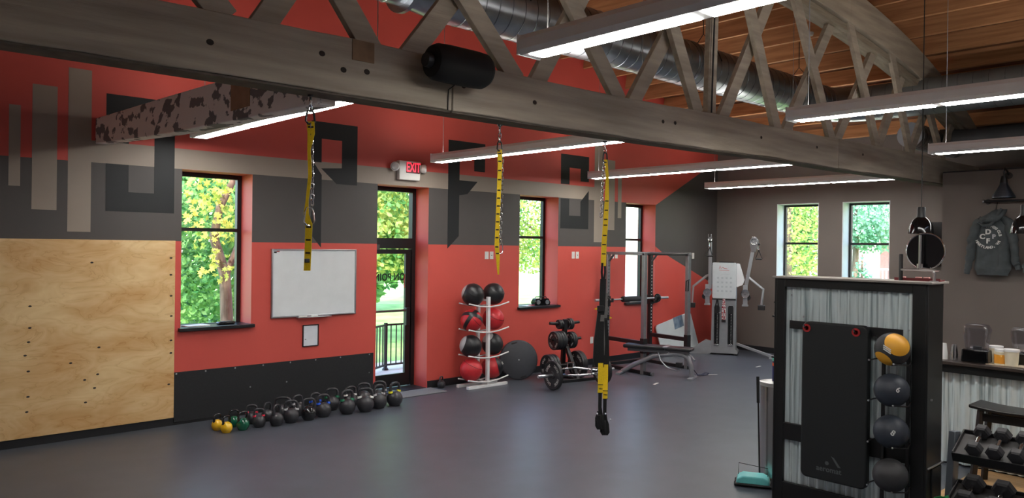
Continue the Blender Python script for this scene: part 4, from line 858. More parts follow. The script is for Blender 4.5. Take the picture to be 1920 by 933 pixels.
# ------------------------------------------------------------------ black display cabinet and what hangs on it
CX0, CX1, CY0, CY1, CZ = 6.30, 6.62, 2.114, 3.373, 1.945
cab = thing('display_cabinet', 'tall black cabinet faced with corrugated metal', 'cabinet', (CX0, (CY0 + CY1) / 2, 0))
hw_ = (CY1 - CY0) / 2; dd = CX1 - CX0
CBK = mat('cabinet_black', (15, 16, 17), .45, var=.06, scale=12)
MB().box(0, dd, hw_ - .02, hw_, 0, CZ).build('side_panel', CBK, cab, bevel=.003); MB().box(0, dd, -hw_, -hw_ + .02, 0, CZ).build('side_panel', CBK, cab, bevel=.003)
MB().box(dd - .015, dd, -hw_ + .02, hw_ - .02, 0, CZ).build('back_panel', CBK, cab, smooth=False)
for nm, q in (('stile', (hw_ - .096, hw_ - .0201, 0, CZ)), ('stile', (-hw_ + .0201, -hw_ + .117, 0, CZ)), ('top_rail', (-hw_ + .117, hw_ - .096, 1.872, CZ)), ('middle_rail', (-hw_ + .117, hw_ - .096, .548, .692)), ('bottom_rail', (-hw_ + .117, hw_ - .096, 0, .177))):
    MB().box(0, .035, *q).build(nm, CBK, cab, bevel=.003)
MB().box(-.03, dd + .03, -hw_ - .03, hw_ + .01, CZ, CZ + .018).build('top_board', mat('pale_top_board', (150, 144, 138), .5, var=.04), cab, bevel=.003)
def corrugated(par, y0, y1, z0, z1, x, pitch=.080, amp=.017, name='corrugated_panel', seg=8):
    n = int((y1 - y0) / pitch * seg); fr_ = []; bk = []
    for i in range(n + 1):
        y = y0 + (y1 - y0) * i / n; d = amp * math.cos(2 * PI * (y - y0) / pitch); fr_.append((x + d, y)); bk.append((x + d + .002, y))
    return MB().prism(fr_ + bk[::-1], z0, z1, plane='xy').build(name, CORR, par, angle=80)
corrugated(cab, -hw_ + .10, hw_ - .08, .68, 1.885, .045); corrugated(cab, -hw_ + .10, hw_ - .08, .165, .56, .045)
for yy, z in ((hw_ - .25, 1.62), (hw_ - .14, 1.80), (-hw_ + .15, 1.58)): MB().lathe([(.009, 0), (.006, -.006), (.001, -.007)], 8, c=(.036, yy, z), axis='x').build('rivet', ALU, cab)
MB().box(-.004, .0, hw_ - .02, hw_ + .02, 1.24, 1.255).box(0, .03, hw_, hw_ + .02, 1.60, 1.615).build('side_hook', BLACKM, cab)
MB().box(.02, dd + .02, -hw_ - .012, -hw_ - .0, .53, .542).build('side_ledge', ALU, cab, bevel=.002); MB().box(.06, .075, -hw_ - .012, -hw_, 1.05, 1.065).build('side_screw', ALU, cab)
MB().box(.10, .30, -hw_ - .01, -hw_, .0, .52).build('side_door', CBK, cab, bevel=.003)
# hook rail, mat with red grommets
hr = thing('hook_rail', 'flat black hook rail across the cabinet front', 'rail', (CX0, 2.758, 1.515)); MB().box(-.014, -.001, -.465, .465, 0, .07).build('rail', BLACKM, hr, bevel=.003)
for yy in (.275, -.14): MB().tube([(-.014, yy, .025), (-.10, yy, .022), (-.13, yy, .032), (-.14, yy, .05)], .006, 8).build('hook', CHROME, hr)
xm = CX0 - .085
mt = thing('exercise_mat', 'thick black exercise mat hanging from two red grommets', 'mat', (xm, 2.8, .29))
def rrect(y0, y1, z0, z1, r, n=6):
    out = []
    for (cy, cz, a0) in ((y1 - r, z0 + r, -90), (y1 - r, z1 - r, 0), (y0 + r, z1 - r, 90), (y0 + r, z0 + r, 180)):
        for i in range(n + 1): a = math.radians(a0 + 90 * i / n); out.append((cy + r * math.cos(a), cz + r * math.sin(a)))
    return out
MATC = mat('mat_foam', (24, 27, 29), .6, var=.05, scale=60)
MB().prism(rrect(-.275, .275, 0, 1.305, .055), 0, .066, plane='yz').build('foam', MATC, mt, bevel=.014, seg=3)
GR = mat('red_grommet', (166, 34, 36), .4)
for yy in (.232, -.178):
    MB().lathe([(.018, -.001), (.034, -.001), (.034, -.006), (.018, -.006), (.018, -.001)], 24, c=(0, yy, 1.25), axis='x').build('grommet', GR, mt)
    MB().lathe([(.001, -.0005), (.018, -.0005)], 16, c=(0, yy, 1.25), axis='x').build('hole', BLACKT, mt)
LOGO = mat('grey_mat_print', (84, 88, 90), .6)
o = obj('mat_lettering', text_mesh('aeromat', .062, LOGO, .0006, bold=.0012), mt); place(o, (-.0008, .03, .10), (0, -1, 0), (0, 0, 1))
MB().prism([(.0 - .015, .205), (.0 + .01, .215), (-.045, .135), (-.07, .135)], -.0012, 0, plane='yz').build('logo_slash', LOGO, mt, smooth=False)
MB().lathe([(.001, -.0012), (.016, -.0012), (.016, 0)], 18, c=(0, .045, .152), axis='x').build('logo_dot', LOGO, mt)
# ball holder and four balls
bh = thing('ball_holder', 'black wire holder with four ball cradles on the cabinet front', 'holder', (CX0, 2.355, 0))
for yy in (.075, -.11): MB().box(-.03, -.008, yy - .013, yy + .013, .06, 1.42).build('holder_post', BLACKM, bh, bevel=.003)
BZS = [1.444, 1.130, .812, .478]; BRR = .127; BXX = CX0 - .158
for z in BZS:
    MB().tube([(-.02, .12, z - .10), (-.12, .14, z - .105), (-.24, .10, z - .09)], .006, 6).tube([(-.02, -.13, z - .10), (-.12, -.15, z - .115), (-.26, -.09, z - .10)], .006, 6).tube([(-.012, .12, z - .10), (-.012, -.13, z - .10)], .006, 6).build('cradle', BLACKM, bh)
    for q in ((-.24, .10, z - .09), (-.26, -.09, z - .10)): MB().ball(q, .008, 8, 6).build('cradle_tip', ALU, bh)
DB = mat('blue_black_rubber', (44, 50, 60), .5, var=.08, scale=30, bump=.1, bscale=90); DGR = mat('charcoal_rubber', (50, 50, 52), .55, var=.08, scale=30, bump=.1, bscale=90); YB = mat('yellow_ball_rubber', (222, 160, 40), .5, var=.04)
lbs = ['yellow and charcoal medicine ball at the top of the cabinet holder', 'dark blue medicine ball just under the yellow one', 'dark blue medicine ball between the other blue ball and the bottom one', 'charcoal medicine ball at the bottom of the cabinet holder']
for k, z in enumerate(BZS):
    t = thing('medicine_ball', lbs[k], 'ball', (BXX, 2.315, z - BRR), 0, 'medicine balls on the cabinet')
    MB().ball((0, 0, BRR), BRR, 32, 20).build('cover', DGR if k in (0, 3) else DB, t)
    if k == 0:
        ball_patch((0, 0, BRR), BRR, 6, (-.62, -.62, .5), 0, 46, .0015).build('panel', YB, t); ball_patch((0, 0, BRR), BRR, 6, (-.75, .35, -.72), 0, 34, .0015).build('panel', YB, t)
        n_ = Vector((-.93, .02, .12)).normalized()
        for j in range(3):
            o = MB().box(-.032, .032, -.004, .004, -.001, .001).build('print_line', LETTER, t, smooth=False); place(o, Vector((0, 0, BRR)) + (n_ + Vector((0, -.1, -.05 + (1 - j) * .11))).normalized() * (BRR + .001), (0, -.85, -.5), (-.1, -.5, .85))
    if k in (1, 2):
        n_ = Vector((-.72, -.62, .18) if k == 1 else (-.85, -.42, .12)).normalized(); xx = Vector((0, 0, 1)).cross(n_).normalized() * .85 - Vector((0, 0, .5)); yy = n_.cross(xx)
        o = obj('ball_number', text_mesh('68'[k - 1], .058, LETTER, .0008, bold=.001), t); place(o, Vector((0, 0, BRR)) + n_ * (BRR + .0015), xx, yy)
# things on top of the cabinet
ct = CZ + .018
tm = thing('round_mirror', 'round glossy black disc with a chrome rim on a bent chrome stand', 'mirror', (6.46, 2.23, ct))
MB().lathe([(.001, 0), (.135, 0), (.135, .02), (.001, .03)], 40, c=(.03, -.02, .235), axis='x').build('disc', BLACKG, tm)
MB().tube([(.035, -.02 + .14 * math.cos(a), .235 + .14 * math.sin(a)) for a in [2 * PI * i / 40 for i in range(40)]], .006, 8, closed=True).build('rim', CHROME, tm)
MB().cyl((-.02, 0, .12), (-.02, 0, .36), .011, n=14).build('pole', STEELG, tm); MB().cyl((-.02, 0, .10), (-.02, 0, .135), .022, n=14).build('pole_collar', STEELG, tm)
MB().tube([(-.02, .14, .088), (-.02, .02, .088), (-.02, -.02, .085), (-.02, -.14, .088)], .009, 8).build('cross_bar', STEELG, tm); MB().tube([(-.02, 0, .10), (-.02, -.06, .092), (-.02, -.095, .085), (-.02, -.105, .06), (-.02, -.105, 0)], .012, 8).build('foot_tube', STEELG, tm)
MB().lathe([(.001, 0), (.03, 0), (.03, .006), (.001, .008)], 16, c=(-.02, -.105, 0)).build('foot_flange', STEELG, tm)
t = thing('black_tube', 'slim black upright tube on the cabinet top', 'tube', (6.45, 2.375, ct)); MB().lathe([(.001, 0), (.015, 0), (.015, .205), (.011, .21), (.001, .21)], 14).build('tube_body', BLACKM, t)
t = thing('red_tray', 'low dark red tray with small pale items on the cabinet top', 'tray', (6.52, 2.26, ct)); MB().box(-.05, .05, -.17, .17, 0, .012).build('base', mat('dark_red', (110, 26, 30), .5), t, bevel=.003); MB().box(-.055, -.05, -.17, .17, 0, .022).build('lip', mat('dark_red', (110, 26, 30)), t)
for yy in (.12, .0, -.06): MB().box(-.03, .0, yy - .022, yy + .022, .012, .03).build('small_item', mat('pinkish', (206, 150, 146), .5), t, bevel=.003)

# stainless bin, wipes, sweeper
bn_ = thing('waste_bin', 'tall stainless steel cylindrical bin beside the cabinet', 'bin', (6.84, 3.63, 0))
MB().lathe([(.001, 0), (.150, 0), (.150, .04), (.145, .045), (.145, .90), (.15, .905), (.15, .93), (.001, .94)], 40).build('shell', mat('stainless', (196, 194, 190), .26, 1.0, var=.04, scale=40, stretch=(1, 1, .02)), bn_)
MB().lathe([(.152, .90), (.152, .935), (.06, .945), (.001, .945)], 40).build('lid', mat('lid_silver', (206, 206, 204), .35, .8), bn_)
wc = thing('wipes_canister', 'navy and white wipes canister on the bin lid', 'canister', (6.83, 3.61, .9455))
MB().lathe([(.001, 0), (.053, 0), (.053, .20), (.001, .20)], 24).build('tub', mat('navy_label', (24, 34, 92), .4, scale=9, rgb2=(60, 170, 150), lo=.58, hi=.6), wc)
MB().lathe([(.0535, .145), (.0535, .175), (.001, .176)], 24).build('orange_band', mat('orange_label', (222, 90, 50), .4), wc); MB().lathe([(.055, .19), (.055, .215), (.045, .235), (.001, .235)], 24).build('cap', mat('teal_cap', (86, 170, 150), .4), wc)
swp = thing('carpet_sweeper', 'small turquoise carpet sweeper on the floor', 'sweeper', (6.52, 3.68, 0), math.radians(-62))
MB().prism([(-.15, .03), (-.14, .075), (-.09, .10), (.09, .10), (.14, .075), (.15, .03)], -.09, .09).build('top_shell', mat('turquoise', (112, 206, 206), .35), swp, bevel=.012, seg=3)
MB().box(-.16, .16, -.10, .10, .012, .035).build('base', BLACKM, swp, bevel=.01)
for s_ in (-1, 1):
    for q in (-1, 1): MB().cyl((s_ * .155, q * .06, .022), (s_ * .165, q * .06, .022), .02, n=12).build('wheel', BLACKM, swp)
MB().tube([(-.13, 0, .09), (-.13, .03, .19), (.13, .03, .16), (.13, 0, .09)], .003, 6).build('bail', BLACKM, swp)
sh = thing('sweeper_handle', 'thin black pole with a grip leaning beside the steel bin', 'pole', (6.64, 3.68, .03)); MB().cyl((0, 0, 0), (-.01, .02, .76), .008, n=8).build('shaft', BLACKM, sh); MB().cyl((-.01, .02, .72), (-.012, .027, .965), .014, n=10).build('grip', BLACKF, sh)

# ------------------------------------------------------------------ counter and its clutter
cn = thing('counter', 'dark-topped bar counter with a corrugated metal front', 'counter', (8.64, 1.6, 0))
MB().box(0, .62, -1.8, 1.85, 1.035, 1.07).build('worktop', mat('dark_counter', (58, 50, 46), .3, var=.15, scale=12), cn, bevel=.006)
MB().box(.03, .60, -1.78, 1.83, .955, 1.035).build('apron', CBK, cn, bevel=.003)
MB().box(.12, .58, -1.78, 1.83, 0, .955).build('carcass', CBK, cn, smooth=False)
corrugated(cn, -1.78, 1.83, .02, .95, .10, pitch=.10, amp=.018)
ZC = 1.071
t = tag(MB().box(8.75, 9.15, 1.3, 2.40, ZC, ZC + .004).build('counter_liner', mat('cream_liner', (196, 182, 160), .5), smooth=False), 'cream liner sheet lying on the counter', 'sheet')
def lathe_thing(name, label, cat, x, y, parts, group=None, z=ZC + .0045):
    t = thing(name, label, cat, (x, y, z), 0, group)
    for pn, prof, m in parts: MB().lathe(prof, 24).build(pn, m, t)
    return t
def cup_stack(x, y, m, label, z=ZC):
    me = MB().lathe([(.034, 0), (.036, 0), (.036, .006), (.026, .105), (.025, .11), (.001, .11), (.001, .108), (.024, .108), (.034, 0)], 18).mesh('cup', m)
    for k in range(5): o = tag(obj('drinking_cup', me), ['lowest', 'second lowest', 'middle', 'second highest', 'topmost'][k] + ' ' + label, 'cup', 'cups stacked upside down'); o.location = (x, y, z + k * .014)
MILK = mat('milky_plastic', (226, 226, 224), .4)
cup_stack(8.80, 2.80, MILK, 'white cup in the upturned stack beside the cabinet'); cup_stack(8.80, 2.70, CLEARC, 'clear cup in the upturned stack by the blender')
t = thing('blender', 'blender with a smoky clear jar on a black base', 'blender', (8.86, 2.505, ZC))
MB().rings([[(-.10, -.125, 0), (.10, -.125, 0), (.10, .125, 0), (-.10, .125, 0)], [(-.095, -.12, .13), (.095, -.12, .13), (.095, .12, .13), (-.095, .12, .13)]]).build('motor_base', BLACKG, t, bevel=.012)
MB().rings([[(-.06, -.085, .131), (.06, -.085, .131), (.06, .10, .131), (-.06, .10, .131)], [(-.075, -.10, .24), (.075, -.10, .24), (.075, .112, .24), (-.075, .112, .24)], [(-.085, -.115, .33), (.085, -.115, .33), (.085, .115, .33), (-.085, .115, .33)], [(-.07, -.09, .385), (.07, -.09, .385), (.07, .105, .385), (-.07, .105, .385)]]).build('jar', CLEARP, t, bevel=.02, seg=3)
MB().cyl((0, 0, .131), (0, 0, .16), .04, n=14).build('blade_collar', BLACKM, t)
t = thing('blender', 'second clear blender jar at the right edge of the photo', 'blender', (9.02, 2.14, ZC)); MB().box(-.08, .08, -.10, .10, 0, .12).build('motor_base', BLACKG, t, bevel=.012)
MB().rings([[(-.06, -.08, .121), (.06, -.08, .121), (.06, .08, .121), (-.06, .08, .121)], [(-.08, -.10, .32), (.08, -.10, .32), (.08, .10, .32), (-.08, .10, .32)], [(-.07, -.09, .37), (.07, -.09, .37), (.07, .09, .37), (-.07, .09, .37)]]).build('jar', CLEARP, t, bevel=.018, seg=3)
PWD = mat('cream_powder_tub', (218, 208, 182), .45, var=.05, scale=10); ORG = mat('orange_label', (222, 90, 50)); AMB = mat('amber_label', (222, 150, 50), .4, scale=14, rgb2=(240, 200, 120), lo=.6, hi=.62)
lathe_thing('powder_tub', 'white-lidded cream tub behind the orange tub', 'tub', 8.95, 2.36, [('tub', [(.001, 0), (.055, 0), (.06, .15), (.001, .15)], PWD), ('lid', [(.064, .145), (.064, .168), (.001, .17)], WHITE)])
lathe_thing('powder_tub', 'tub with an orange label and white lid on the counter', 'tub', 8.82, 2.285, [('tub', [(.001, 0), (.056, 0), (.058, .125), (.05, .13), (.001, .13)], PWD), ('label_band', [(.0575, .012), (.0592, .10), (.001, .10)], AMB), ('lid', [(.053, .128), (.053, .152), (.001, .154)], WHITE)])
lathe_thing('powder_tub', 'cream tub with a wide white lid, nearest the edge', 'tub', 8.80, 2.185, [('tub', [(.001, 0), (.055, 0), (.064, .145), (.001, .145)], PWD), ('lid', [(.069, .14), (.069, .163), (.001, .165)], WHITE)])
# pendant lamps over the counter
def pendant(y, label):
    t = thing('pendant_lamp', label, 'lamp', (8.85, y, 2.385), 0, 'black pendant lamps over the counter')
    MB().lathe([(.124, 0), (.128, .0), (.122, .05), (.108, .10), (.082, .145), (.05, .175), (.044, .178), (.047, .17), (.08, .14), (.105, .095), (.119, .05), (.124, 0)], 32).build('shade', BLACKG, t)
    MB().lathe([(.001, .172), (.05, .172), (.043, .20), (.043, .275), (.036, .285), (.001, .285)], 20).build('socket_cap', BLACKM, t)
    MB().ball((0, 0, .09), .032, 14, 10).build('bulb', MILK, t)
    MB().cyl((0, 0, .28), (0, 0, z_roof(8.85) + JH - .004 - 2.385), .005, n=6).build('cord', CABLEB, t)
    return t
pendant(3.057, 'black dome pendant lamp above the cabinet top'); pendant(2.10, 'black dome pendant lamp at the right edge of the photo')
# bar stool
st = thing('bar_stool', 'black wooden saddle-seat bar stool at the counter', 'stool', (8.22, 2.03, 0))
SW = mat('black_lacquer_wood', (24, 22, 22), .35)
rs = []
for i in range(9):
    y = -.31 + .62 * i / 8; z = .715 + .025 * (abs(y) / .31) ** 2; rs.append([(-.18, y, z), (.18, y, z), (.18, y, z + .03), (-.18, y, z + .03)])
MB().rings(rs).build('seat', SW, st, bevel=.008)
for sx in (-1, 1):
    for sy in (-1, 1): MB().bar((sx * .13, sy * .22, .72), (sx * .18, sy * .27, 0), .045, .045).build('leg', SW, st, bevel=.004)
for sy in (-1, 1): MB().bar((-.155, sy * .245, .30), (.155, sy * .245, .30), .02, .04).build('stretcher', SW, st)
for sx in (-1, 1): MB().bar((sx * .16, -.245, .22), (sx * .16, .245, .22), .02, .04).build('stretcher', SW, st); MB().bar((sx * .135, -.22, .66), (sx * .135, .22, .66), .02, .07).build('apron', SW, st)
# wooden floor strip by the counter
PLK = mat('oak_floor_plank', (186, 142, 90), .45, scale=2, stretch=(9, .7, 1), rgb2=(206, 166, 114), detail=6)
pm_ = MB().box(0, .127, 0, 5.2, 0, .006).mesh('floor_plank', PLK, smooth=False)
flo = bpy.data.objects['floor']
for k in range(13):
    o = obj('floor_plank', pm_, flo); o.location = (7.06 + k * .13, -2.75, .0005)
# dumbbell rack
dr = thing('dumbbell_rack', 'black two-tier dumbbell rack with a grey side post', 'rack', (6.6, 2.05, 0))
RG = mat('rack_grey', (92, 98, 106), .45, .3)
MB().bar((.06, .015, 0), (.16, .012, .77), .05, .13, up=(1, 0, 0)).build('side_post', RG, dr, bevel=.006)
MB().bar((.06, -1.35, 0), (.16, -1.35, .77), .05, .13, up=(1, 0, 0)).build('side_post', RG, dr, bevel=.006)
def tray(x0, z0, dx, dz):
    L = 1.30
    m = MB(); d = Vector((dx, 0, dz)).normalized(); nn = Vector((-d.z, 0, d.x))
    def slab(a, b, h0, h1, y0, y1, nm):
        p = [Vector((x0, 0, z0)) + d * a + nn * h0, Vector((x0, 0, z0)) + d * b + nn * h0, Vector((x0, 0, z0)) + d * b + nn * h1, Vector((x0, 0, z0)) + d * a + nn * h1]
        MB().rings([[(q.x, y0, q.z) for q in p], [(q.x, y1, q.z) for q in p]]).build(nm, BLACKM if nm != 'tray_deck' else mat('tray_grey', (70, 68, 68), .6), dr, bevel=.003)
    ln = math.hypot(dx, dz)
    slab(0, ln, -.012, 0, -L, -.02, 'tray_deck'); slab(-.012, 0, -.05, .03, -L, -.02, 'front_lip'); slab(ln, ln + .012, -.05, .03, -L, -.02, 'back_lip'); slab(0, ln, 0, .035, -.032, -.02, 'end_lip')
tray(0, .615, .27, .13); tray(-.16, .24, .30, .13)
for yy in (-.04, -.10): pass
MB().box(.0, .30, -.002, .03, 0, .03).build('foot', BLACKM, dr, bevel=.004)
HEXR = mat('dumbbell_rubber', (44, 44, 47), .5, var=.08, scale=30)
def dumbbell(x, y, z, r, ln, pitch, label, rz=0.0):
    t = thing('dumbbell', label, 'dumbbell', (x, y, z), 0, 'hex dumbbells on the rack'); t.rotation_euler = (0, -pitch, rz)
    for s_ in (-1, 1):
        rs = []
        for (rr_, q) in ((.8, .0), (1, .012), (1, .058), (.8, .07)): rs.append([(s_ * (ln / 2 - .07 + q), rr_ * r * math.cos(PI / 3 * j), rr_ * r * math.sin(PI / 3 * j)) for j in range(6)])
        MB().rings(rs).build('hex_head', HEXR, t, smooth=False)
    MB().tube([(-ln / 2 + .06, 0, 0), (-.03, 0, 0), (0, 0, 0), (.03, 0, 0), (ln / 2 - .06, 0, 0)], [.013, .016, .0175, .016, .013], 12).build('handle', CHROME, t)
PT = math.atan2(.13, .27)
for k, yy in enumerate((-.165, -.305, -.45)): dumbbell(6.6 + .125, 2.05 + yy, .615 + .060 + .060, .062, .295, PT, ['first hex dumbbell on the upper tier, next to the grey post', 'second hex dumbbell on the upper tier', 'third hex dumbbell on the upper tier, by the photo edge'][k])
for k, yy in enumerate((-.16, -.36)): dumbbell(6.6 - .04, 2.05 + yy, .24 + .055 + .075, .080, .28, math.atan2(.13, .30), ['larger hex dumbbell on the lower tier, by the green band', 'larger hex dumbbell on the lower tier, farther right'][k])
gb = thing('green_band', 'bunched green exercise band at the foot of the dumbbell rack', 'band', (6.40, 2.03, .0)); rn = random.Random(5)
pts = [(rn.uniform(-.05, .05), rn.uniform(-.045, .045), .02 + .30 * i / 26 + rn.uniform(-.02, .02)) for i in range(27)]
MB().ribbon(pts, .05, .006, side=(.5, -.8, .3)).build('band_loop', mat('green_latex', (20, 110, 58), .5), gb)
MB().ribbon([(p[1], p[0], p[2]) for p in pts[::-1]], .05, .006, side=(.8, .5, .2)).build('band_loop', mat('green_latex', (20, 110, 58)), gb)

# ------------------------------------------------------------------ partition wall: hoodies, rod, cone lamp; television
rod = thing('clothes_rod', 'black pipe clothes rod on the partition wall', 'rod', (XP, 3.2, 2.945))
MB().cyl((-.12, .38, 0), (-.12, -1.2, 0), .016, n=12).build('pipe', BLACKM, rod)
for yy in (.36, -.6): MB().cyl((-.12, yy, 0), (0, yy, 0), .016, n=12).build('bracket', BLACKM, rod); MB().lathe([(.04, -.012), (.04, 0)], 16, c=(0, yy, 0), axis='x').build('flange', BLACKM, rod)
MB().cyl((-.12, .38, 0), (-.12, .40, 0), .024, n=12).build('end_cap', ALU, rod)
def hoodie(loc, m, label, seed, logo=False, flip=1):
    from mathutils import noise as NZ
    t = thing('hoodie', label, 'hoodie', loc, -PI / 2, 'hoodies on the partition wall')
    def crumple(mb, amp, fq=9.0, vert=2.5, keep=None):
        """cloth folds: push the points in and out with stretched noise"""
        out = []
        for (x, y, z) in mb.v:
            d = NZ.noise(Vector((x * fq + seed, y * 3, z * vert + seed * .7))) + .5 * NZ.noise(Vector((x * fq * 2.1, y * 5, z * vert * 2 + seed)))
            k = amp * (.15 if keep and (x - keep[0]) ** 2 + (z - keep[1]) ** 2 < .03 else 1)
            out.append((x + .25 * k * d, y + (k * d if y < 0 else 0), z))
        mb.v = out; return mb
    def ring(cx, cy, z, rx, ry, n=44):
        return [(cx + rx * math.copysign(abs(math.cos(2 * PI * j / n)) ** .8, math.cos(2 * PI * j / n)), cy + ry * math.sin(2 * PI * j / n), z) for j in range(n)]
    prof = [(-.0, .205, .045), (.03, .225, .055), (.06, .238, .060), (.10, .236, .058), (.2, .228, .056), (.3, .222, .056), (.4, .222, .056), (.5, .225, .056), (.6, .228, .056), (.68, .225, .056), (.74, .205, .054), (.79, .165, .05), (.83, .11, .046)]
    rs = []
    for a, b in zip(prof, prof[1:]):
        for k in range(3): u = k / 3; rs.append(ring(0, 0, a[0] + (b[0] - a[0]) * u, a[1] + (b[1] - a[1]) * u, a[2] + (b[2] - a[2]) * u))
    rs.append(ring(0, 0, *prof[-1]))
    crumple(MB().rings(rs), .045, keep=(-.045, .545)).build('body', m, t)
    for s_ in (-1, 1):
        pts = [(s_ * .13, 0, .80), (s_ * .20, -.01, .72), (s_ * .245, -.02, .58), (s_ * .27, -.025, .44), (s_ * .285, -.03, .30), (s_ * .30, -.025, .16), (s_ * .325, -.02, .04 if s_ < 0 else .12)]
        fine = []; rr = []; base = [.055, .075, .07, .064, .058, .052, .045]
        for i2 in range(len(pts) - 1):
            for k in range(4): u = k / 4; fine.append(Vector(pts[i2]).lerp(Vector(pts[i2 + 1]), u)); rr.append(base[i2] + (base[i2 + 1] - base[i2]) * u + .006 * math.sin(6.5 * (i2 + u) + seed))
        fine.append(Vector(pts[-1])); rr.append(base[-1])
        crumple(MB().tube(fine, rr, 18), .03, 7, 9).build('sleeve', m, t)
        MB().tube([Vector(pts[-1]), Vector(pts[-1]) + Vector((s_ * .010, 0, -.065))], [.043, .037], 18).build('cuff', m, t)
    crumple(MB().rings([ring(0, -.004, -.035, .20, .046), ring(0, -.004, .0, .208, .052), ring(0, -.004, .03, .216, .056)]), .02).build('hem_band', m, t)
    hs = []
    for i2 in range(16):
        a = i2 / 15; hs.append(ring(-.10 + .20 * a - .03 * math.sin(PI * a), -.055 - .035 * math.sin(PI * a), .72 + .21 * a - .05 * math.sin(PI * a), .05 + .10 * math.sin(PI * (.12 + .80 * a)), .03 + .045 * math.sin(PI * (.1 + .85 * a)), 30))
    crumple(MB().rings(hs), .06, 11, 7).build('hood', m, t)
    MB().tube([(-.17, -.06, .80), (-.15, -.10, .74), (-.08, -.135, .69), (.0, -.145, .70), (.06, -.135, .78), (.10, -.11, .88), (.12, -.08, .94)], [.014, .02, .024, .024, .022, .02, .014], 10).build('hood_edge', m, t)
    MB().tube([(.0, 0, .83), (.02, .05, .93), (.03, .09, 1.06)], .006, 6).build('hanger_loop', BLACKM, t)
    if logo:
        cx_, cz_, yy = -.045, .53, -.068
        for ch, dx, dz in (('D', 0, .07), ('C', -.075, -.0), ('P', .075, -.0), ('F', 0, -.065)):
            o = obj('logo_letter', text_mesh(ch, .10 if ch != 'P' else .085, LETTER if ch != 'P' else ALU, .006, bold=.004), t); place(o, (cx_ + dx, yy, cz_ + dz), (1, 0, 0), (0, 0, 1))
        for txt, r_, a0, a1, inward in (('FITNESS CLUB', .155, 95, 8, False), ('HARTLAND, WI', .16, 205, 335, True)):
            for i, ch in enumerate(txt):
                if ch == ' ': continue
                a = math.radians(a0 + (a1 - a0) * i / (len(txt) - 1)); rd = Vector((math.cos(a), 0, math.sin(a))); up_ = rd if not inward else -rd; xx = Vector((up_.z, 0, -up_.x))
                o = obj('logo_letter', text_mesh(ch, .05, LETTER, .006, bold=.002), t); place(o, Vector((cx_, yy, cz_)) + rd * r_, xx, up_)
    return t
HG = mat('charcoal_fleece', (70, 76, 78), .9, var=.15, scale=9, detail=2); HG2 = mat('slate_fleece', (78, 86, 88), .9, var=.15, scale=9, detail=2)
hoodie((XP - .12, 3.46, 1.89), HG, 'charcoal hoodie with a round white logo on the back', 3, True)
h2 = hoodie((XP - .13, 2.70, 1.93), HG2, 'slate grey hoodie cut by the right photo edge', 8)
MB().box(-.19, -.13, -.10, -.085, .16, .32).build('pink_print', mat('pink_print', (196, 84, 100), .7), h2, bevel=.004)
cl = thing('cone_wall_lamp', 'dark metal cone wall lamp above the charcoal hoodie', 'lamp', (XP, 3.30, 3.0))
MB().lathe([(.145, -.02), (.148, -.02), (.148, 0), (.055, .17), (.05, .20), (.046, .20), (.05, .168), (.14, 0), (.145, -.02)], 28, c=(-.24, 0, 0)).build('cone_shade', mat('gunmetal', (70, 74, 82), .35, .7), cl)
MB().lathe([(.001, .195), (.05, .195), (.045, .24), (.03, .30), (.001, .30)], 18, c=(-.24, 0, 0)).build('socket', BLACKM, cl)
MB().tube([(-.24, 0, .29), (-.24, 0, .37), (-.20, 0, .41), (-.08, 0, .38), (0, 0, .32)], .012, 8).build('arm', BLACKM, cl); MB().lathe([(.05, -.02), (.05, 0)], 18, c=(0, 0, .32), axis='x').build('wall_plate', BLACKM, cl)
MB().ball((-.24, 0, .06), .035, 14, 10).build('bulb', MILK, cl)
tv = thing('television', 'black wall television on the back wall beside the partition', 'television', (XB - .003, 4.72, 1.92)); MB().box(-.06, -.025, -.34, .34, 0, .80).build('bezel', BLACKM, tv, bevel=.004); MB().box(-.062, -.058, -.33, .33, .012, .788).build('screen', BLACKG, tv, smooth=False); MB().box(-.03, 0, -.15, .15, .25, .55).build('wall_bracket', BLACKM, tv)

# ------------------------------------------------------------------ outdoors
GRASS = mat('grass_ground', (116, 160, 78), .9, scale=1.2, rgb2=(158, 196, 112), detail=10, bump=.4, bscale=40)
struct(MB().box(-25, 80, YW + .46, 90, -.32, -.22).box(XB + .42, 80, -40, YW + .459, -.32, -.22).build('lawn', GRASS, smooth=False), 'green lawn outside the windows')
CON = mat('pale_concrete', (206, 202, 194), .8, var=.06, scale=4, bump=.1)
tag(MB().box(5.4, 10.6, YW + .451, 12.3, -.22, -.04).build('door_landing', CON, bevel=.01), 'pale concrete landing outside the entrance door', 'landing')
tag(MB().prism([(21.5, 18), (80, 18), (80, 68), (76, 66)], -.22, -.16, plane='xy').build('pavement', CON, bevel=.01), 'pale concrete pavement seen through the bright window', 'pavement')  # added slab, its pale colour imitates white glare over the ground
rl = thing('railing', 'black metal railing on the landing outside the door', 'railing', (7.65, 11.5, -.04))
for q, h in ((0, .84), (1.6, .84), (2.9, .84), (-1.5, .84)):
    MB().box(q - .025, q + .025, -.025, .025, 0, h).build('post', BLACKM, rl, bevel=.003); MB().lathe([(.06, 0), (.05, .03), (.03, .05), (.001, .05)], 12, c=(q, 0, 0)).build('post_foot', BLACKM, rl)
rails = [((0, 0, .80), (2.9, 0, .80)), ((0, 0, .09), (2.9, 0, .09)), ((0, 0, .80), (-1.5, -.9, .80)), ((0, 0, .09), (-1.5, -.9, .09))]
for p, q in rails: MB().bar(p, q, .035, .03).build('rail', BLACKM, rl)
bmh = MB().box(-.008, .008, -.008, .008, .09, .80).mesh('baluster', BLACKM, smooth=False)
for k in range(1, 26): o = obj('baluster', bmh, rl); o.location = (k * .112, 0, 0)
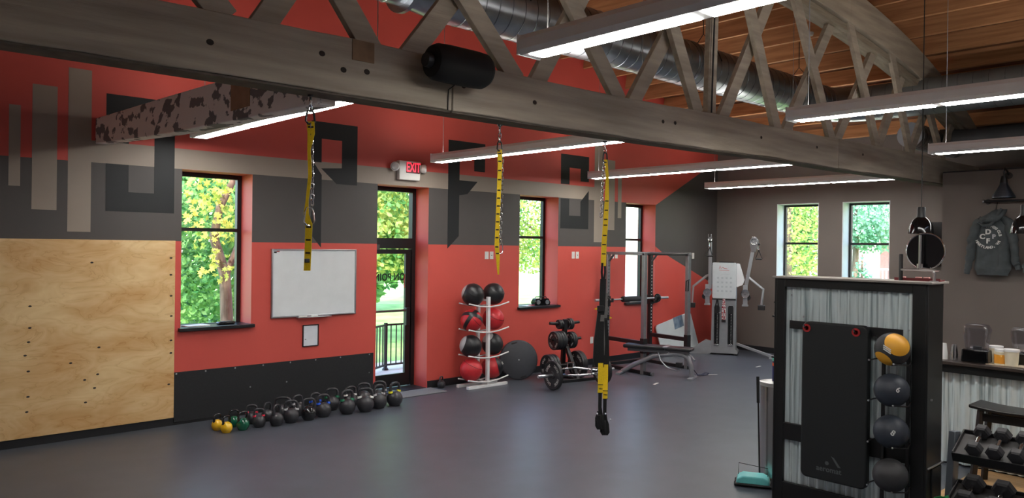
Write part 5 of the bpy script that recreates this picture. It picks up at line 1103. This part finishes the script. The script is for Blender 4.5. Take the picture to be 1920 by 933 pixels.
for k in range(1, 15): o = obj('baluster', bmh, rl); o.location = (-1.5 * k / 15, -.9 * k / 15, 0)
BARK = mat('bark', (96, 78, 66), .9, scale=6, stretch=(3, 3, .6), rgb2=(134, 112, 98), bump=.5, bscale=12)
def leafmat(name, c1, c2, sc=1.4, trans=.35):
    m = mat(name, c1, .55, rgb2=c2, scale=sc, lo=.38, hi=.62, detail=3)
    n = m.node_tree; b = n.nodes['Principled BSDF']; out = n.nodes['Material Output']; tr = n.nodes.new('ShaderNodeBsdfTranslucent'); mx = n.nodes.new('ShaderNodeMixShader'); mx.inputs[0].default_value = trans
    rp = [q for q in n.nodes if q.type == 'VALTORGB'][0]; n.links.new(rp.outputs[0], tr.inputs[0]); n.links.new(b.outputs[0], mx.inputs[1]); n.links.new(tr.outputs[0], mx.inputs[2]); n.links.new(mx.outputs[0], out.inputs[0]); return m
L_YEL = leafmat('yellow_green_leaves', (126, 168, 60), (240, 224, 110), 2.2); L_GRN = leafmat('green_leaves', (52, 112, 52), (124, 174, 92), 1.6); L_MIX = leafmat('mixed_leaves', (84, 146, 70), (220, 222, 120), 1.2); L_BLU = leafmat('bluish_leaves', (90, 152, 122), (156, 200, 170), 1.0)
MAPLE = [(0, -.5), (.12, -.2), (.5, -.25), (.32, .05), (.42, .3), (.15, .22), (0, .55), (-.15, .22), (-.42, .3), (-.32, .05), (-.5, -.25), (-.12, -.2)]
OVAL = [(0, -.5), (.28, -.1), (.22, .25), (0, .5), (-.22, .25), (-.28, -.1)]
def foliage(par, blobs, n, size, m, seed, shape=OVAL, name='foliage'):
    rn = random.Random(seed); vs = []; fs = []
    tot = sum(b[3] * b[4] * b[5] for b in blobs)
    for b in blobs:
        for _ in range(int(n * b[3] * b[4] * b[5] / tot)):
            while True:
                u = Vector((rn.uniform(-1, 1), rn.uniform(-1, 1), rn.uniform(-1, 1)))
                if .25 < u.length < 1: break
            c = Vector((b[0] + u.x * b[3], b[1] + u.y * b[4], b[2] + u.z * b[5]))
            nn = Vector((rn.gauss(0, .6) - .3, rn.gauss(0, .6) - .5, rn.gauss(.5, .5))).normalized(); a = nn.orthogonal().normalized(); a.rotate(Matrix.Rotation(rn.uniform(0, 6.28), 3, nn)); bb_v = nn.cross(a); s = size * rn.uniform(.6, 1.25)
            k = len(vs)
            for p, q in shape: vs.append(c + a * (p * s) + bb_v * (q * s) - nn * (abs(p) * s * .25))
            fs.append(tuple(range(k, k + len(shape))))
    me = bpy.data.meshes.new(name); me.from_pydata([tuple(v) for v in vs], [], fs); me.materials.append(m); me.update()
    o = obj(name, me, par); o['kind'] = 'stuff'; return o
def tree(name, label, base, trunk, limbs, blobs, n, size, m, seed, shape=OVAL, extra=None):
    t = thing(name, label, 'tree', base)
    MB().tube([p[:3] for p in trunk], [p[3] for p in trunk], 10).build('trunk', BARK, t)
    for lb in limbs: MB().tube([p[:3] for p in lb], [p[3] for p in lb], 8).build('limb', BARK, t)
    foliage(t, blobs, n, size, m, seed, shape)
    if extra: foliage(t, *extra)
    return t
G0 = -.22
tree('maple_tree', 'maple with yellow-green leaves outside the window by the plywood', (5.30, 12.7, G0), [(0, 0, 0, .13), (-.02, 0, 1.1, .105), (-.06, 0, 1.85, .09), (-.25, .02, 2.5, .075), (-.16, 0, 3.0, .065), (.1, -.02, 3.55, .05), (.5, 0, 4.4, .03)], [[(-.03, 0, 1.9, .06), (.25, .1, 2.5, .045), (.7, .2, 3.0, .03)]],
     [(-.45, -.25, 2.95, .42, .35, .75), (.25, .3, 2.95, .6, .3, .6), (-.35, -.3, 2.05, .32, .25, .32), (.1, .2, 4.2, 1.0, .7, .6)], 900, .115, L_YEL, 1, MAPLE, ([(.4, 2.6, 1.35, 1.6, .8, 1.15), (.7, 2.4, 3.0, 1.6, .9, .9)], 4200, .13, L_GRN, 2, OVAL, 'inner_foliage'))
tree('broadleaf_tree', 'large leafy tree standing on the lawn beyond the door', (12.9, 16.6, G0), [(0, 0, 0, .2), (0, 0, 1.8, .16), (.1, 0, 4, .1)], [[(0, 0, 1.8, .08), (-1.2, -.6, 2.3, .05), (-2.6, -1.2, 2.6, .03)]],
     [(-1.8, -1.0, 3.6, 2.6, 1.4, 1.7), (-3.1, -1.6, 2.45, 1.2, .8, .8), (-1.8, -1.2, 1.95, .8, .7, .5)], 9000, .16, L_MIX, 3)
tree('broadleaf_tree', 'yellowing tree filling the narrow window', (17.4, 16.4, G0), [(0, 0, 0, .15), (-.1, 0, 2, .12), (-.6, 0, 4, .06)], [[(0, 0, 1.6, .06), (-1.0, -.2, 2.6, .04), (-2.0, -.2, 3.2, .03)]], [(-1.6, -.2, 3.3, 1.9, 1.2, 1.5), (-1.8, -.6, 2.3, 1.1, .7, .7)], 5200, .12, L_MIX, 4)
tree('broadleaf_tree', 'green tree seen through the back window by the cable machine', (20.4, 10.6, G0), [(0, 0, 0, .2), (0, 0, 2.5, .15), (0, 0, 5, .08)], [], [(.3, .2, 2.9, 1.6, 1.5, 2.6), (0, .8, 1.4, 1.2, 1.0, 1.2)], 7000, .12, L_MIX, 5)
tree('broadleaf_tree', 'bluish green tree seen through the back window by the lamps', (25.0, 10.6, G0), [(0, 0, 0, .12), (0, 0, 2.5, .09), (0, 0, 4.4, .05)], [], [(0, 0, 3.7, 1.5, 1.0, 1.3), (.5, -.4, 3.0, 1.3, 1.0, .7)], 5200, .13, L_BLU, 6)
# small conifer
cf = thing('conifer', 'small bluish spruce in front of the pink building', 'tree', (22.5, 9.35, G0)); MB().cyl((0, 0, 0), (0, 0, 2.3), .07, .02, 8).build('trunk', BARK, cf)
foliage(cf, [(0, 0, .5 + .3 * k, .78 - .12 * k, .78 - .12 * k, .22) for k in range(6)], 2200, .11, L_BLU, 9)
for k, (x, y, rx, rz_, n, m, lb) in enumerate([(7.2, 21, 4.5, 4.2, 5000, L_GRN, 'dark green tree far behind the maple'), (13.5, 24, 4.0, 4.5, 5000, L_GRN, 'green tree far beyond the lawn and door'), (21.5, 27, 3.0, 4.5, 3500, L_MIX, 'yellow-green tree far away, right of the lawn'), (30, 16.5, 3.5, 5.0, 4500, L_GRN, 'tall green tree far beyond the back wall')]):
    t = thing('background_tree', lb, 'tree', (x, y, G0)); MB().cyl((0, 0, 0), (0, 0, rz_), .2, .08, 8).build('trunk', BARK, t); foliage(t, [(0, 0, rz_ * .62, rx, 1.6, rz_ * .62)], n, .34, m, 20 + k)
# pink building
pb = thing('apartment_building', 'pink brick building with white balconies outside the back window', 'building', (30, 8.6, G0))
PK = mat('pink_brick', (196, 138, 130), .85, var=.08, scale=12); MB().box(0, 8, -8, 3.2, 0, 9).build('wall', PK, pb, smooth=False)
for z in (0.6, 3.4):
    b = MB().box(-1.3, 0, .9, 3.3, z, z + .2).build('balcony', WHITE, pb, bevel=.01)
    MB().box(-1.3, -1.24, .9, 3.3, z + 1.1, z + 1.17).box(-1.3, -1.24, .9, 3.3, z + .25, z + .3).build('balcony_rail', WHITE, b)
    for k in range(19): MB().box(-1.29, -1.25, .93 + k * .127, .97 + k * .127, z + .3, z + 1.1).build('baluster', WHITE, b, smooth=False)
    w_ = MB().box(-.06, .0, 1.4, 2.6, z + .3, z + 2.2).build('window', WHITE, pb, smooth=False); MB().box(-.07, -.05, 1.48, 2.52, z + .38, z + 2.12).build('pane', mat('far_glass', (130, 150, 160), .1), w_, smooth=False)
MB().box(-.2, 8.2, -8.2, 3.4, 9, 9.3).build('cornice', WHITE, pb, smooth=False)
MB().bar((-2.5, 5.4, 4.9), (-.5, 2.2, 3.95), .08, .10).build('downpipe', WHITE, pb)
